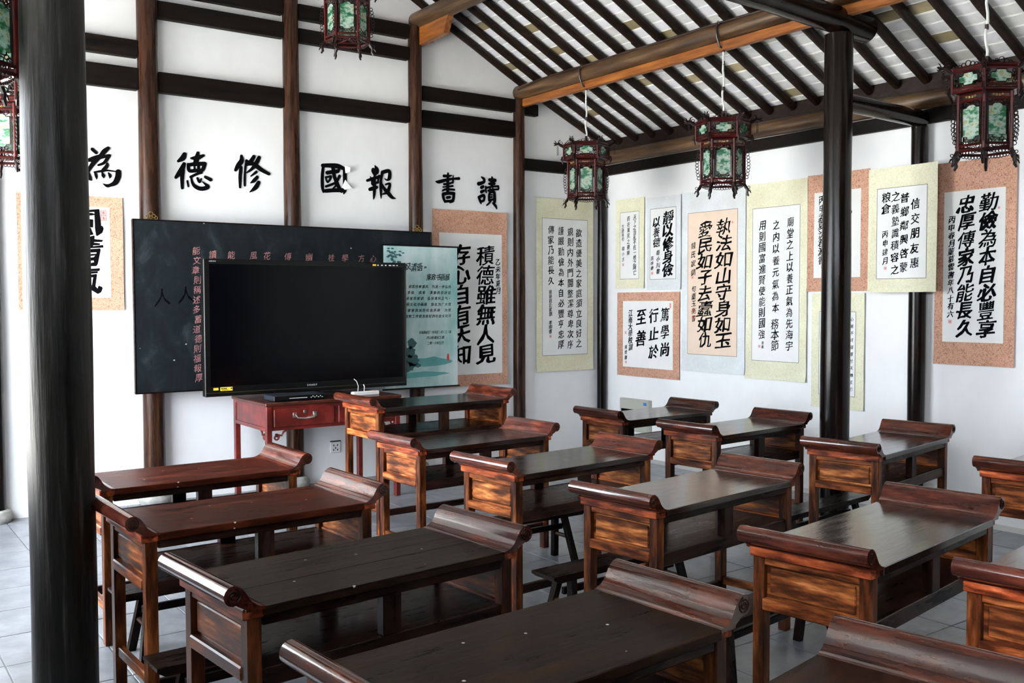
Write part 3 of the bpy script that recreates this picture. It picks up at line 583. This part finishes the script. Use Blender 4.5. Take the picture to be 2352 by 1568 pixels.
def scroll(label, plane, u0, u1, z0, z1, inner, border, paper, cols, seals=(), line=True, wave=.006, depth=0.0, brush=.05, slant=.06, bold=.018):
    """a hanging scroll; u runs to the right as seen from the room"""
    W = u1 - u0; H = z1 - z0; uc = (u0 + u1) / 2
    if plane == 'g': t = thing('hanging_scroll', label, 'scroll', (uc, 8.142 - depth, z0), 0)
    else: t = thing('hanging_scroll', label, 'scroll', (7.038 - depth, -uc, z0), -PI / 2)
    t['group'] = 'calligraphy scrolls on the walls'
    sd = random.uniform(0, 50)
    def off(u, v):
        e = abs(u) / (W / 2); k = .0015 + wave * (.5 + .5 * noise.noise(Vector((u * 3, v * 2.2, sd)))) * min(1, 1.2 - v / H * .9)
        return k + .010 * max(0, e - .85) / .15 * (.5 + .5 * noise.noise(Vector((v * 4, sd, 0)))) * (wave / .006) + .012 * max(0, .04 - v / H) / .04 * (.6 + noise.noise(Vector((u * 4, sd, 3))))
    def sheet(name, a0, a1, b0, b1, mat, lift, par, thick=.0012):
        m_ = MB(); nu, nv = 14, 26; vs = []
        for s_ in (0, 1):
            for j in range(nv + 1):
                for i in range(nu + 1):
                    u = a0 + (a1 - a0) * i / nu; v = b0 + (b1 - b0) * j / nv; vs.append((u, -(off(u, v) + lift - s_ * thick), v))
        K = (nu + 1) * (nv + 1); fs = [(j * (nu + 1) + i, j * (nu + 1) + i + 1, (j + 1) * (nu + 1) + i + 1, (j + 1) * (nu + 1) + i) for j in range(nv) for i in range(nu)]
        fs += [tuple(x + K for x in f[::-1]) for f in fs]
        rim = [i for i in range(nu + 1)] + [j * (nu + 1) + nu for j in range(1, nv + 1)] + [nv * (nu + 1) + i for i in range(nu - 1, -1, -1)] + [j * (nu + 1) for j in range(nv - 1, 0, -1)]
        fs += [(rim[i], rim[(i + 1) % len(rim)], rim[(i + 1) % len(rim)] + K, rim[i] + K) for i in range(len(rim))]
        m_.add(vs, fs); return m_.build(name, mat, par, smooth=True)
    sheet('brocade_border', -W / 2, W / 2, 0, H, border, .002, t)
    a0, a1, b0, b1 = inner[0] - uc, inner[1] - uc, inner[2] - z0, inner[3] - z0
    ps = sheet('paper', a0, a1, b0, b1, paper, .0034, t)
    PW, PH = a1 - a0, b1 - b0
    if line:
        m_ = MB(); wl = .0035
        for (x0, x1, y0, y1) in ((a0, a1, b0, b0 + wl), (a0, a1, b1 - wl, b1), (a0, a0 + wl, b0, b1), (a1 - wl, a1, b0, b1)):
            n_ = 20; hor = x1 - x0 > y1 - y0; vs = []
            for i in range(n_ + 1):
                for s_ in (0, 1):
                    if hor: u, v = x0 + (x1 - x0) * i / n_, (y0, y1)[s_]
                    else: u, v = (x0, x1)[s_], y0 + (y1 - y0) * i / n_
                    vs.append((u, -(off(u, v) + .0042), v))
            m_.add(vs, [(2 * i, 2 * i + 1, 2 * i + 3, 2 * i + 2) for i in range(n_)])
        m_.build('ruled_frame_line', M['grey_ink'], t)
    for text, fu, v0, v1, fs_ in cols:
        m_ = MB(); n_ = len(text); pitch = (v1 - v0) * PH / n_
        for i, ch in enumerate(text):
            if ch == ' ': continue
            sz = fs_ * PW; hh = min(sz * 1.12, pitch * .98)
            put(m_, ch, a0 + fu * PW + random.uniform(-.03, .03) * sz, b1 - v0 * PH - pitch * (i + .5), sz * random.uniform(.9, 1.05), hh, brush, slant, lambda u, v: off(u, v) + .0046, random.uniform(-.05, .05), bold)
        m_.build('calligraphy_column', M['ink'], t)
    for fu, v, sw in seals:
        m_ = MB(); cx, cz = a0 + fu * PW, b1 - v * PH; sw *= PW
        for (x0, x1, y0, y1) in ((-1, 1, -1, -.82), (-1, 1, .82, 1), (-1, -.82, -1, 1), (.82, 1, -1, 1), (-.6, .6, .3, .5), (-.6, .6, -.1, .1), (-.5, .5, -.5, -.3), (-.15, .1, -.6, .6), (.3, .5, -.6, 0)):
            q = [(cx + x * sw / 2, cz + y * sw / 2) for x, y in ((x0, y0), (x1, y0), (x1, y1), (x0, y1))]
            m_.add([(a, -(off(a, b_) + .0047), b_) for a, b_ in q], [(0, 1, 2, 3)])
        m_.build('red_seal', M['seal'], t, label='red seal stamp')
    return t
BB, BC, BW, PP = M['br_brown'], M['br_cream'], M['br_white'], M['paper']
# gable wall
scroll('brown-bordered scroll partly hidden behind the massive near column, flowing large characters', 'g', 1.20, 1.965, 1.588, 2.485, (1.285, 1.867, 1.688, 2.402), BB, PP,
       [('風清氣', .66, .02, .97, .48)], [(.92, .06, .07), (.92, .12, .07)], line=False, brush=.10, slant=.1)
scroll('tall brown-bordered scroll beside the corner-side column, overlapped by the teal poster', 'g', 4.842, 5.73, .80, 2.556, (4.925, 5.672, .915, 2.328), BB, PP,
       [('積德雖無人見', .73, .08, .93, .30), ('存心自有天知', .34, .08, .93, .28), ('乙未年夏月', .935, .17, .43, .075)], line=False, wave=.012, bold=.03)
scroll('cream-bordered scroll of small neat script in the corner, behind the farthest lantern', 'g', 6.115, 6.895, .90, 2.745, (6.193, 6.82, 1.070, 2.531), BC, PP,
       [('欲造優美之家庭須立良好之', .80, .06, .955, .125), ('規則内外門閭整潔尊卑次序', .61, .055, .96, .125), ('謹嚴勤儉為本自必豐亨忠厚', .405, .05, .96, .125), ('傳家乃能長久', .19, .045, .49, .125), ('摘錄錢氏家訓 孝明書', .175, .52, .84, .065)], [(.175, .86, .045)], brush=.035, slant=.0)
# scroll wall (u = -Y)
def R(label, ya, yb, z0, z1, iy0, iy1, iz0, iz1, *a, **k):
    return scroll(label, 'r', -ya, -yb, z0, z1, (-iy0, -iy1, iz0, iz1), *a, **k)
R('small cream-bordered scroll nearest the corner, faint small script', 7.91, 7.465, 1.785, 2.742, 7.843, 7.545, 1.883, 2.602, BC, PP,
  [('天下之治亂不在一姓之興亡', .78, .05, .94, .16), ('而在萬民之憂樂', .45, .06, .65, .15), ('古語條句', .15, .18, .43, .13), ('韓小古', .17, .50, .74, .13)], [(.17, .78, .10)], brush=.06)
R('small pale scroll second from the corner with heavy characters on grey paper', 7.42, 6.93, 1.765, 2.72, 7.376, 7.0, 1.872, 2.604, BW, PP,
  [('靜以修身儉', .70, .05, .96, .40), ('以養德', .26, .12, .55, .27), ('韓小川書', .32, .58, .93, .13), ('丙申春', .09, .67, .87, .10)], [(.09, .91, .08)], brush=.07, slant=.12, bold=.03)
R('squarish brown-bordered scroll hanging below the two small scrolls', 7.885, 6.946, .848, 1.742, 7.795, 7.04, .943, 1.650, BB, PP,
  [('篤學尚', .85, .07, .83, .165), ('行止於', .63, .08, .88, .165), ('至善', .38, .08, .72, .19), ('江南大學校訓', .16, .13, .75, .085), ('錢燈書', .065, .66, .90, .05)], [(.95, .05, .035), (.95, .085, .035), (.06, .48, .04), (.065, .93, .035)], line=False, wave=.004, slant=.1, bold=.03)
R('large pale scroll with two columns of flowing script on peach paper', 6.915, 6.097, .95, 2.722, 6.836, 6.192, 1.118, 2.520, BW, M['paper_p'],
  [('執法如山守身如玉', .73, .06, .95, .30), ('愛民如子去蠹如仇', .36, .07, .95, .28), ('錢氏家訓', .12, .20, .45, .09), ('句重玉衡書', .13, .51, .77, .085)], [(.90, .09, .03), (.10, .455, .04), (.12, .69, .04), (.12, .735, .045)], brush=.09, slant=.14, wave=.004)
R('large cream-bordered scroll with three columns of neat script left of the free standing column', 6.083, 5.397, .927, 2.724, 6.013, 5.476, 1.095, 2.500, BC, PP,
  [('廟堂之上以養正氣為先海宇', .80, .07, .93, .14), ('之内以養元氣為本', .51, .08, .69, .14), ('務本節', .50, .72, .93, .16), ('用則國富進賢使能則國強', .22, .08, .86, .14), ('清書', .24, .87, .92, .05)], [(.17, .905, .045)])
R('brown-bordered scroll crossed by the free standing column', 5.395, 4.785, 1.728, 2.736, 5.329, 4.865, 1.845, 2.581, BB, PP,
  [('清廉', .56, .10, .95, .50), ('丙申孟夏沈君源書', .17, .04, .84, .14)], [(.20, .87, .06)], line=False)
R('cream scroll of small script hanging under the brown one, crossed by the free standing column', 5.339, 4.817, .726, 1.713, 5.265, 4.90, .837, 1.556, BC, PP,
  [('心術不可得罪於天地言行', .90, .05, .95, .08), ('皆當無愧於聖賢', .72, .05, .65, .08), ('曾子之三省勿忘程子之', .5, .05, .93, .08)], brush=.04)
R('cream-bordered scroll hanging in front of the column at the scroll wall', 4.705, 4.112, 1.714, 2.702, 4.629, 4.195, 1.820, 2.541, BC, PP,
  [('信交朋友惠', .77, .12, .91, .165), ('普鄉鄰興啓蒙', .56, .05, .95, .155), ('之義塾識積容之', .38, .035, .965, .15), ('粮倉', .19, .04, .29, .165), ('丙申肆月', .18, .46, .85, .11)], [(.19, .88, .055)], depth=.128, wave=.004, bold=.026)
R('large brown-bordered scroll at the right edge with two columns of bold characters', 4.20, 3.576, 1.158, 2.700, 4.1325, 3.6585, 1.331, 2.476, BB, PP,
  [('勤儉為本自必豐享', .73, .03, .965, .27), ('忠厚傳家乃能長久', .38, .03, .965, .26), ('丙申春月董慕雲書年八十有六', .135, .16, .84, .10)], [(.13, .865, .055), (.90, .13, .035)], line=False, slant=.16, bold=.034)

# ------------------------------------------------------------ chalkboard, television corner
t = thing('chalkboard', 'wide worn black chalkboard with pink chalk writing, hung in front of the columns', 'chalkboard', (3.363, 7.985, .925))
m_ = MB(); m_.box(-1.36, 1.36, -.028, 0, 0, 1.379, .004); m_.build('board_panel', M['board'], t)
m_ = MB(); m_.box(-1.368, 1.368, -.033, 0, 1.376, 1.386, .002); m_.box(-1.37, -1.36, -.033, 0, -.004, 1.38, .002); m_.box(1.36, 1.37, -.033, 0, -.004, 1.38, .002); m_.box(-1.368, 1.368, -.033, 0, -.008, .002, .002)
m_.build('board_frame', M['dark_x'], t)
o0 = lambda u, v: .0292
def chalk(x, txt, z0, pitch, w_):
    for i, ch in enumerate(txt):
        m_ = MB(); put(m_, ch, x - 3.363 + random.uniform(-.008, .008), z0 - .925 - i * pitch, w_, w_ * 1.1, .06, .1, o0); m_.build('chalk_character', M['chalk'], t)
chalk(2.493, '能文章則稱述多蓄道德則福報厚', 2.073, .0805, .060)
for x, ch in zip((2.634, 2.788, 2.976, 3.099, 3.28, 3.481, 3.689, 3.829, 3.989, 4.108), '讀能風花傳幽桂學方心'): chalk(x, ch, 2.043, .08, .062)
m_ = MB()
for x, z in ((2.215, 1.69), (2.405, 1.712)): put(m_, '人', x - 3.363, z - .925, .13, .14, .03, 0, o0)
m_.build('dark_painted_marks', M['ink'], t)
for x in (2.143, 4.583):
    m_ = MB(); X = x - 3.363
    for dx, dz, r in ((0, .045, .016), (-.022, .028, .013), (.022, .028, .013), (-.040, .014, .011), (.040, .014, .011), (0, .018, .010)): m_.ring((X + dx, -.014, 1.386 + dz), r, .0032, (1, 0, 0), (0, 0, 1), 12, 5)
    m_.box(X - .05, X + .05, -.018, -.010, 1.385, 1.389)
    m_.build('brass_hanger', M['brass'], t, label='ornamental brass hanger')

t = thing('exhibition_poster', 'teal printed hanging poster with black Chinese text, between the television and brown scroll', 'poster', (4.604, 7.935, .836))
m_ = MB(); m_.box(-.40, .40, -.003, 0, 0, 1.335, .0); m_.build('printed_sheet', M['poster'], t)
for z, nm in ((1.338, 'top_rod'), (-.003, 'bottom_rod')):
    q = MB(); q.tube([(-.42, -.003, z), (.42, -.003, z)], .008, 8); q.build(nm, M['black_plastic'], t)
m_ = MB(); off = lambda u, v: .0036
def line_(m_, txt, x0, x1, z, h, br=.03):
    n_ = len(txt)
    for i, ch in enumerate(txt):
        if ch != ' ': put(m_, ch, x0 + (x1 - x0) * (i + .5) / n_, z, min(h, (x1 - x0) / n_ * .95), h, br, .05, off, 0, .02)
line_(m_, '家訓新风清语”', -.36, .075, 1.137, .075, .05)
line_(m_, '廉政书画展', .055, .315, 1.046, .062)
for i, tx in enumerate(('为激浊扬清 抑恶扬善清风 为进一步弘扬', '崇尚学习 崇俭 戒奢 清廉的良好社', '会风以“传承家风家训 弘扬清风正气”', '举办优秀书画文化书画展 旨在为广大党', '员群众培养清廉高尚的社会风尚 为党', '风廉政和反腐败工作营造良好的社会文化环')):
    line_(m_, tx, -.36, .33, .955 - i * .056, .030)
line_(m_, '无锡高新区（新吴区）纪（工）委', -.03, .33, .521, .028); line_(m_, '鸿山街道纪工委', .05, .25, .47, .028); line_(m_, '二零一六年五月', .06, .24, .417, .028)
m_.build('printed_text', M['ink'], t)
m_ = MB(); random.seed(3)
def blob(m_, cx, cz, rx, rz, o_=.0034, k=14):
    m_.add([(cx + rx * cos(2 * PI * i / k) * random.uniform(.7, 1.15), -o_, cz + rz * sin(2 * PI * i / k) * random.uniform(.7, 1.15)) for i in range(k)], [tuple(range(k))])
for i in range(46): blob(m_, -.36 + random.uniform(0, .20) * random.random() ** .5, 1.31 - random.uniform(0, .17), .018, .008, .0034 + i * 1e-6, 7)
m_.build('printed_branch', M['dark_teal'], t)
m_ = MB()
for q in ((-.11, .42, .05, .05), (-.13, .34, .06, .06), (-.10, .26, .07, .06), (-.15, .20, .08, .05), (-.05, .21, .045, .02)): blob(m_, *q, .0035, 18)
m_.build('printed_stone_lion', M['dark_teal'], t)
m_ = MB(); blob(m_, .08, .24, .30, .045, .0033); blob(m_, -.05, .12, .34, .03, .0033); m_.build('printed_hills', M['teal_ink'], t)
m_ = MB(); blob(m_, .29, .276, .016, .035, .0037); m_.build('red_seal', M['seal'], t)
random.seed(11)

t = thing('television', 'very large black flat television standing on the red lacquered table', 'television', (3.345, 7.62, .862))
m_ = MB(); m_.box(-.91, .91, -.02, .05, .034, 1.133, .006); m_.build('casing', M['black_plastic'], t)
m_ = MB(); m_.box(-.865, .865, -.0215, -.018, .115, 1.09); m_.build('screen', M['screen'], t)
m_ = MB(); m_.box(-.905, .905, -.026, -.018, .062, .066); m_.box(.893, .897, -.023, -.018, .1, 1.08); m_.build('trim_strip', plain('dark_metal_trim', (.12, .11, .08), .25, metal=.7), t)
m_ = MB(); m_.box(-.30, .30, -.17, .17, 0, .014, .004); m_.box(-.07, .07, -.01, .05, .014, .05, .003); m_.build('stand', M['black_plastic'], t)
m_ = MB(); oo = lambda u, v: .0225
for i, ch in enumerate('SHARP'): put(m_, ch, -.045 + i * .0195, .088, .024, .022, 0, 0, oo)
for i, ch in enumerate('AQUOS'): put(m_, ch, -.862 + i * .012, 1.112, .015, .014, 0, 0, oo)
for i in range(6): q = .62 + i * .038; m_.box(q, q + random.uniform(.012, .026), -.0222, -.0205, 1.104, 1.112)
m_.build('brand_lettering', M['white_print'], t)
m_ = MB(); m_.box(-.79, -.69, -.0228, -.021, .078, .108); m_.box(-.845, -.805, -.0228, -.021, .085, .105); m_.box(.575, .608, -.0222, -.0205, 1.101, 1.116); st = m_.build('yellow_sticker', M['sticker'], t)
m_ = MB()
for x in (-.782, -.765, -.75, -.705): m_.box(x, x + .012, -.0232, -.0226, .092, .100)
m_.box(-.775, -.725, -.0232, -.0226, .083, .086); m_.build('sticker_print', M['ink'], st)

t = thing('side_table', 'red lacquered table with drawers under the television', 'table', (3.37, 7.57, 0)); W2, D2, H2 = .59, .375, .862
m_ = MB(); m_.box(-W2 - .012, W2 + .012, -D2 - .012, D2 + .012, H2 - .028, H2, .006); m_.build('tabletop', M['red_top'], t)
for x in (-W2, W2 - .045):
    for y in (-D2, D2 - .045):
        m_ = MB(); m_.box(x, x + .045, y, y + .045, 0, H2 - .028, .004); m_.build('leg', M['red'], t)
for ya in (-D2 + .008, D2 - .02):
    m_ = MB(); m_.box(-W2 + .045, W2 - .045, ya, ya + .012, .640, H2 - .028); m_.build('frieze', M['red'], t)
for x in (-W2 + .008, W2 - .02):
    m_ = MB(); m_.box(x, x + .012, -D2 + .045, D2 - .045, .635, H2 - .028); p = m_.build('side_panel', M['red'], t)
    m_ = MB(); xx = x - .006 if x < 0 else x + .012
    m_.box(xx, xx + .006, -D2 + .045, D2 - .045, .635, .665, .002); m_.box(xx, xx + .006, -D2 + .045, D2 - .045, H2 - .05, H2 - .028, .002); m_.build('panel_moulding', M['red'], p)
for k, x0 in enumerate((-.53, .02)):
    m_ = MB(); m_.box(x0, x0 + .51, -D2 - .006, -D2 + .012, .668, H2 - .055, .004); d = m_.build('drawer', M['red'], t)
    q = MB(); cx = x0 + .255; y = -D2 - .008
    for s_ in (-1, 1):
        q.box(cx + s_ * .085 - .016, cx + s_ * .085 + .016, y - .004, y, .735, .775, .001)
    q.tube([(cx - .085, y - .012, .758), (cx - .07, y - .024, .735), (cx, y - .026, .728), (cx + .07, y - .024, .735), (cx + .085, y - .012, .758)], [.005, .007, .008, .007, .005], 8)
    q.box(cx - .012, cx + .012, y - .004, y, .765, .790, .001); q.build('handle', M['iron'], d, smooth=True, label='pale metal drawer handle')
for sx_ in (-1, 1):
    for ax in (0, 1):
        m_ = MB(); pts = []
        for i in range(22):
            a = i / 21 * 2.6 * PI; r = .006 + .020 * i / 21; pts.append((r * cos(a), r * sin(a)))
        pts += [(.045, .012), (.060, .040), (.085, .052)]
        P = [((sx_ * (W2 - .085) + (-sx_) * a * 1 + 0, -D2 + .02, .585 + b_) if ax == 0 else (sx_ * (W2 - .015), -D2 + .085 + a, .585 + b_)) for a, b_ in pts]
        m_.tube(P, .008, 6); m_.build('scroll_bracket', M['red'], t, smooth=True)
t = thing('disc_player', 'flat black disc player on the red table in front of the television', 'player', (3.07, 7.335, .862))
m_ = MB(); m_.box(-.215, .215, -.11, .11, .006, .048, .004); m_.build('casing', plain('blue_black_metal', (.02, .026, .04), .35, metal=.4), t)
m_ = MB(); m_.box(-.214, .214, -.114, -.108, .008, .046, .002); f = m_.build('front_panel', M['black_plastic'], t)
m_ = MB(); m_.box(-.09, .06, -.116, -.113, .022, .026)
for i in range(7): m_.box(.09 + i * .016, .098 + i * .016, -.116, -.113, .020 + (i % 2) * .008, .026 + (i % 2) * .008)
m_.build('buttons', M['white_print'], f)
t = thing('power_strip', 'white power strip with two thin wires on the red table', 'power strip', (3.70, 7.33, .862), .05)
m_ = MB(); m_.box(-.125, .125, -.025, .025, 0, .034, .006); m_.build('casing', M['white_plastic'], t)
m_ = MB(); m_.tube([(-.07, 0, .03), (-.065, 0, .08), (-.075, .01, .12), (-.09, .03, .14)], .003, 6); m_.tube([(-.01, 0, .03), (-.005, 0, .07), (-.01, .01, .09)], .004, 6); m_.build('wires', M['conduit'], t)
m_ = MB(); m_.box(.08, .095, -.012, .004, .033, .037); m_.build('red_switch', M['seal'], t)
t = thing('wall_socket', 'white wall socket low on the white wall, right of the red table leg', 'socket', (3.80, 8.148, .26))
m_ = MB(); m_.box(-.05, .05, -.012, 0, 0, .10, .004); m_.build('face_plate', M['white_plastic'], t)
m_ = MB()
for x, z in ((-.018, .07), (.018, .07), (0, .045), (-.02, .028), (.02, .028)): m_.box(x - .004, x + .004, -.0135, -.0115, z - .008, z + .008)
m_.build('slots', M['ink'], t)
m_ = MB(); m_.box(-.052, .052, -.02, 0, .104, .112, .002); m_.build('cover_flap', M['black_plastic'], t)
t = thing('electric_box', 'grey green metal electric box low on the scroll wall, behind the farthest right desk', 'electric box', (7.044, 7.58, .26))
m_ = MB(); m_.box(-.05, 0, -.225, .225, 0, .345, .005); m_.build('cabinet', M['grey_paint'], t)
m_ = MB(); m_.box(-.055, -.048, -.215, .215, .01, .335, .003); dr = m_.build('door', M['grey_paint'], t)
m_ = MB(); m_.box(-.058, -.054, -.02, .19, .15, .235); m_.build('meter_window', M['ink'], t)
m_ = MB(); m_.box(-.057, -.054, -.20, -.155, .29, .32); m_.build('blue_sticker', M['blue'], t)

# ------------------------------------------------------------ palace lanterns
def hexp(R_, z, rot=0): return [Vector((R_ * cos(rot + k * PI / 3), R_ * sin(rot + k * PI / 3), z)) for k in range(6)]
def make_lantern(label):
    t = thing('palace_lantern', label, 'lantern', (0, 0, 0), 0, 'hexagonal palace lanterns hanging from the roof')
    LW, LD = M['lantern'], M['lantern_dark']; Rb, Rt = .170, .212
    def bar(mb_, a, b_, r): mb_.tube([a, b_], r, 4)
    m_ = MB()                                             # turned corner posts of body and crown
    for k in range(6):
        for R_, z0, z1, r in ((Rb, .085, .445, .0125), (Rt, .45, .605, .012)):
            p = hexp(R_, 0)[k]; m_.tube([(p.x, p.y, z) for z in (z0, z0 + (z1 - z0) * .5, z1)], [r, r * .85, r], 6)
    m_.build('corner_posts', LW, t, smooth=True)
    for R_, zs, r in ((Rb, (.10, .132, .405, .44), .0085), (Rt, (.458, .478, .580, .60), .0085)):
        for z in zs:
            H = hexp(R_, z); m_ = MB()
            for k in range(6): bar(m_, H[k], H[(k + 1) % 6], r)
            m_.build('hexagonal_rail', LW, t)
    m_ = MB(); m_.lathe([(.165, .442), (.200, .456), (.06, .456), (.06, .442)], (0, 0), 6); m_.build('shoulder_board', LD, t)
    m_ = MB(); m_.lathe([(.05, .590), (.205, .590), (.205, .600), (.05, .600)], (0, 0), 6); m_.lathe([(.012, .598), (.012, .66)], (0, 0), 8)
    m_.build('top_frame', LD, t)
    m_ = MB(); H = hexp(.17, .12)
    for k in range(3): bar(m_, H[k], H[k + 3], .006)
    m_.build('bottom_cross_bars', LW, t)
    for k in range(6):
        ang = k * PI / 3 + PI / 6; nx, ny = cos(ang), sin(ang); tx, ty = -ny, nx
        def F(a, z, d): return Vector((nx * d + tx * a, ny * d + ty * a, z))
        U, V = (tx, ty, 0), (0, 0, 1)
        for ap, hw, z0, z1, nm in ((Rb * .866 - .004, .056, .165, .375, 'body'), (Rt * .866 - .004, .062, .492, .568, 'crown')):
            m_ = MB(); c = min(.020, hw * .35)               # pane with scalloped ends
            out = [(-hw, z0 + c), (-hw * .55, z0 + c * .8), (-hw * .45, z0), (hw * .45, z0), (hw * .55, z0 + c * .8), (hw, z0 + c), (hw, z1 - c), (hw * .55, z1 - c * .8), (hw * .45, z1), (-hw * .45, z1), (-hw * .55, z1 - c * .8), (-hw, z1 - c)]
            vs = [F(a, z, ap) for a, z in out] + [F(a, z, ap - .003) for a, z in out]; n_ = len(out)
            m_.add(vs, [tuple(range(n_)), tuple(range(n_, 2 * n_))[::-1]] + [(i, i + n_, (i + 1) % n_ + n_, (i + 1) % n_) for i in range(n_)])
            pn = m_.build('painted_pane', M['pane'], t)
            m_ = MB(); m_.tube([F(a, z, ap + .002) for a, z in out], .0032, 4, closed=True)
            Z0, Z1 = (.136, .401) if nm == 'body' else (.482, .576); W_ = (.070 if nm == 'body' else .090)
            if nm == 'body':
                for a, z in ((-.045, .148), (0, .146), (.045, .148), (-.03, .160), (.03, .160), (-.045, .388), (0, .392), (.045, .388), (-.03, .378), (.03, .378)): m_.ring(F(a, z, ap + .001), .011, .0028, U, V, 8, 4, 1.25)
                for a in (-.064, .064): bar(m_, F(a, Z0, ap), F(a, Z1, ap), .004)
            else:
                for s_ in (-1, 1):
                    for a, z in ((.078, .500), (.078, .530), (.078, .560), (.090, .515), (.090, .545)): m_.ring(F(a * s_, z, ap + .001), .010, .0026, U, V, 8, 4)
            m_.build('carved_fretwork', LD, t)
        m_ = MB()                                             # crest over the crown, frets under the body
        for a, z, r in ((0, .622, .017), (-.03, .615, .013), (.03, .615, .013), (-.055, .610, .010), (.055, .610, .010), (-.075, .607, .007), (.075, .607, .007)): m_.ring(F(a, z, Rt * .866), r, .003, U, V, 9, 4)
        m_.build('crest_fret', LD, t)
        m_ = MB()
        for i in range(7): m_.ring(F(-.06 + i * .02, .083 + .006 * abs(i - 3) / 3, Rb * .866), .010, .0026, U, V, 7, 4)
        m_.build('hanging_fret', LD, t)
        m_ = MB()
        for a, z in ((-.028, .425), (-.01, .421), (.01, .421), (.028, .425)): m_.ring(F(a, z, Rb * .866 + .004), .0055, .0018, U, V, 6, 4)
        m_.build('gilt_ornament', M['gold'], t)
    for k in range(6):
        ang = k * PI / 3; d = Vector((cos(ang), sin(ang), 0)); P = lambda r, z: (d.x * r, d.y * r, z); U = (d.x, d.y, 0)
        m_ = MB(); m_.tube([P(.205, .575), P(.235, .592), P(.262, .612), P(.285, .606), P(.305, .620)], [.013, .015, .013, .012, .005], 6)     # dragon neck and head
        m_.tube([P(.262, .618), P(.255, .640), P(.238, .648)], [.006, .005, .002], 5); m_.tube([P(.280, .612), P(.290, .634), P(.30, .642)], [.005, .004, .002], 5)
        m_.tube([P(.285, .600), P(.300, .596), P(.308, .602)], [.006, .005, .002], 5); m_.ring(P(.236, .618), .012, .0035, U, (0, 0, 1), 8, 4)
        m_.build('dragon_head', LD, t, smooth=True)
        m_ = MB()
        for i in range(5): m_.ring(P(.268, .588 - i * .019), .0075, .0022, U, (0, 0, 1), 7, 4)
        m_.tube([P(.225, .49), P(.232, .455), P(.218, .42)], [.008, .012, .004], 5)
        m_.build('hanging_chain', LD, t)
        m_ = MB()                                             # lacy wing on each corner of the body
        for i in range(9):
            z = .155 + i * .026; r = .188 + .014 * sin(i / 8 * PI); m_.ring(P(r, z), .0125, .003, U, (0, 0, 1), 8, 4)
        m_.build('corner_fretwork', LD, t)
        m_ = MB(); m_.tube([P(.170, .10), P(.182, .075), P(.196, .055), P(.192, .028), P(.204, .006)], [.013, .014, .011, .011, .007], 6)
        m_.tube([P(.190, .06), P(.212, .05), P(.222, .030)], [.006, .006, .003], 5); m_.ring(P(.205, .075), .010, .003, U, (0, 0, 1), 7, 4)
        m_.build('curled_foot', LD, t, smooth=True)
    return t
def place_lantern(t, x, y, z, rz, cord_top, label, ctx=None):
    t.location = (x, y, z); t.rotation_euler = (0, 0, rz); t['label'] = label
    H = cord_top - z; mi = Matrix.Rotation(-rz, 3, 'Z')
    W_ = lambda dx, dy, dz: tuple(mi @ Vector((dx, dy, dz)))
    n_ = 10; z0 = .60; pts = [W_(.006 * sin(i * 1.3), .006 * sin(i * 1.9 + 1), z0 + (H - z0) * i / n_) for i in range(n_ + 1)]
    m_ = MB(); m_.tube(pts, .0085, 8); c = m_.build('cord_sleeve', M['conduit'], t, smooth=True)
    m_ = MB()
    for f in (.12, .45, .8, .98): p = Vector(W_(0, 0, z0 + (H - z0) * f)); m_.tube([p - Vector((0, 0, .016)), p + Vector((0, 0, .016))], .012, 8)
    if ctx:   # the cable comes down round the purlin
        m_.tube([W_(-.066, 0, H + .19), W_(-.088, 0, H + .15), W_(-.078, 0, H + .08), W_(-.045, 0, H + .01), W_(0, 0, H)], .009, 8)
        m_.ring(W_(-.066, 0, H + .19), .016, .004, (1, 0, 0), (0, 0, 1), 8, 4)
    m_.build('brown_cable_ends', M['cable'], t, smooth=True)
def copy_tree(o, parent=None):
    c = o.copy(); C.objects.link(c)
    if parent: c.parent = parent
    for ch in list(o.children): copy_tree(ch, c)
    return c
proto = make_lantern('')
D2R = math.radians
spots = [(5.895, 7.055, 2.525, D2R(-130 + 30), 3.66, 'smallest looking lantern, hanging in front of the cream scroll by the corner', True),
         (5.895, 5.352, 2.480, D2R(-136 + 30), 3.66, 'lantern hanging at the middle of the long purlin, above the peach paper scroll', True),
         (5.895, 3.205, 2.470, D2R(-154), 3.66, 'large lantern at the right edge, hanging over the big brown scroll', True),
         (3.43, 7.05, 3.605, D2R(-117 + 30), 4.98, 'highest lantern, cut by the top of the frame above the middle of the wall', False),
         (1.0, 7.05, 2.475, D2R(-98 + 14), 3.70, 'lower farther lantern in the upper left corner, mostly behind the massive column', False),
         (.50, 4.45, 2.475, D2R(-96 + 20), 3.58, 'near lantern at the upper left corner of the frame, cut by the edge', False)]
lan = [proto] + [copy_tree(proto) for _ in spots[1:]]
for t, s_ in zip(lan, spots): place_lantern(t, *s_[:6], ctx=s_[6])
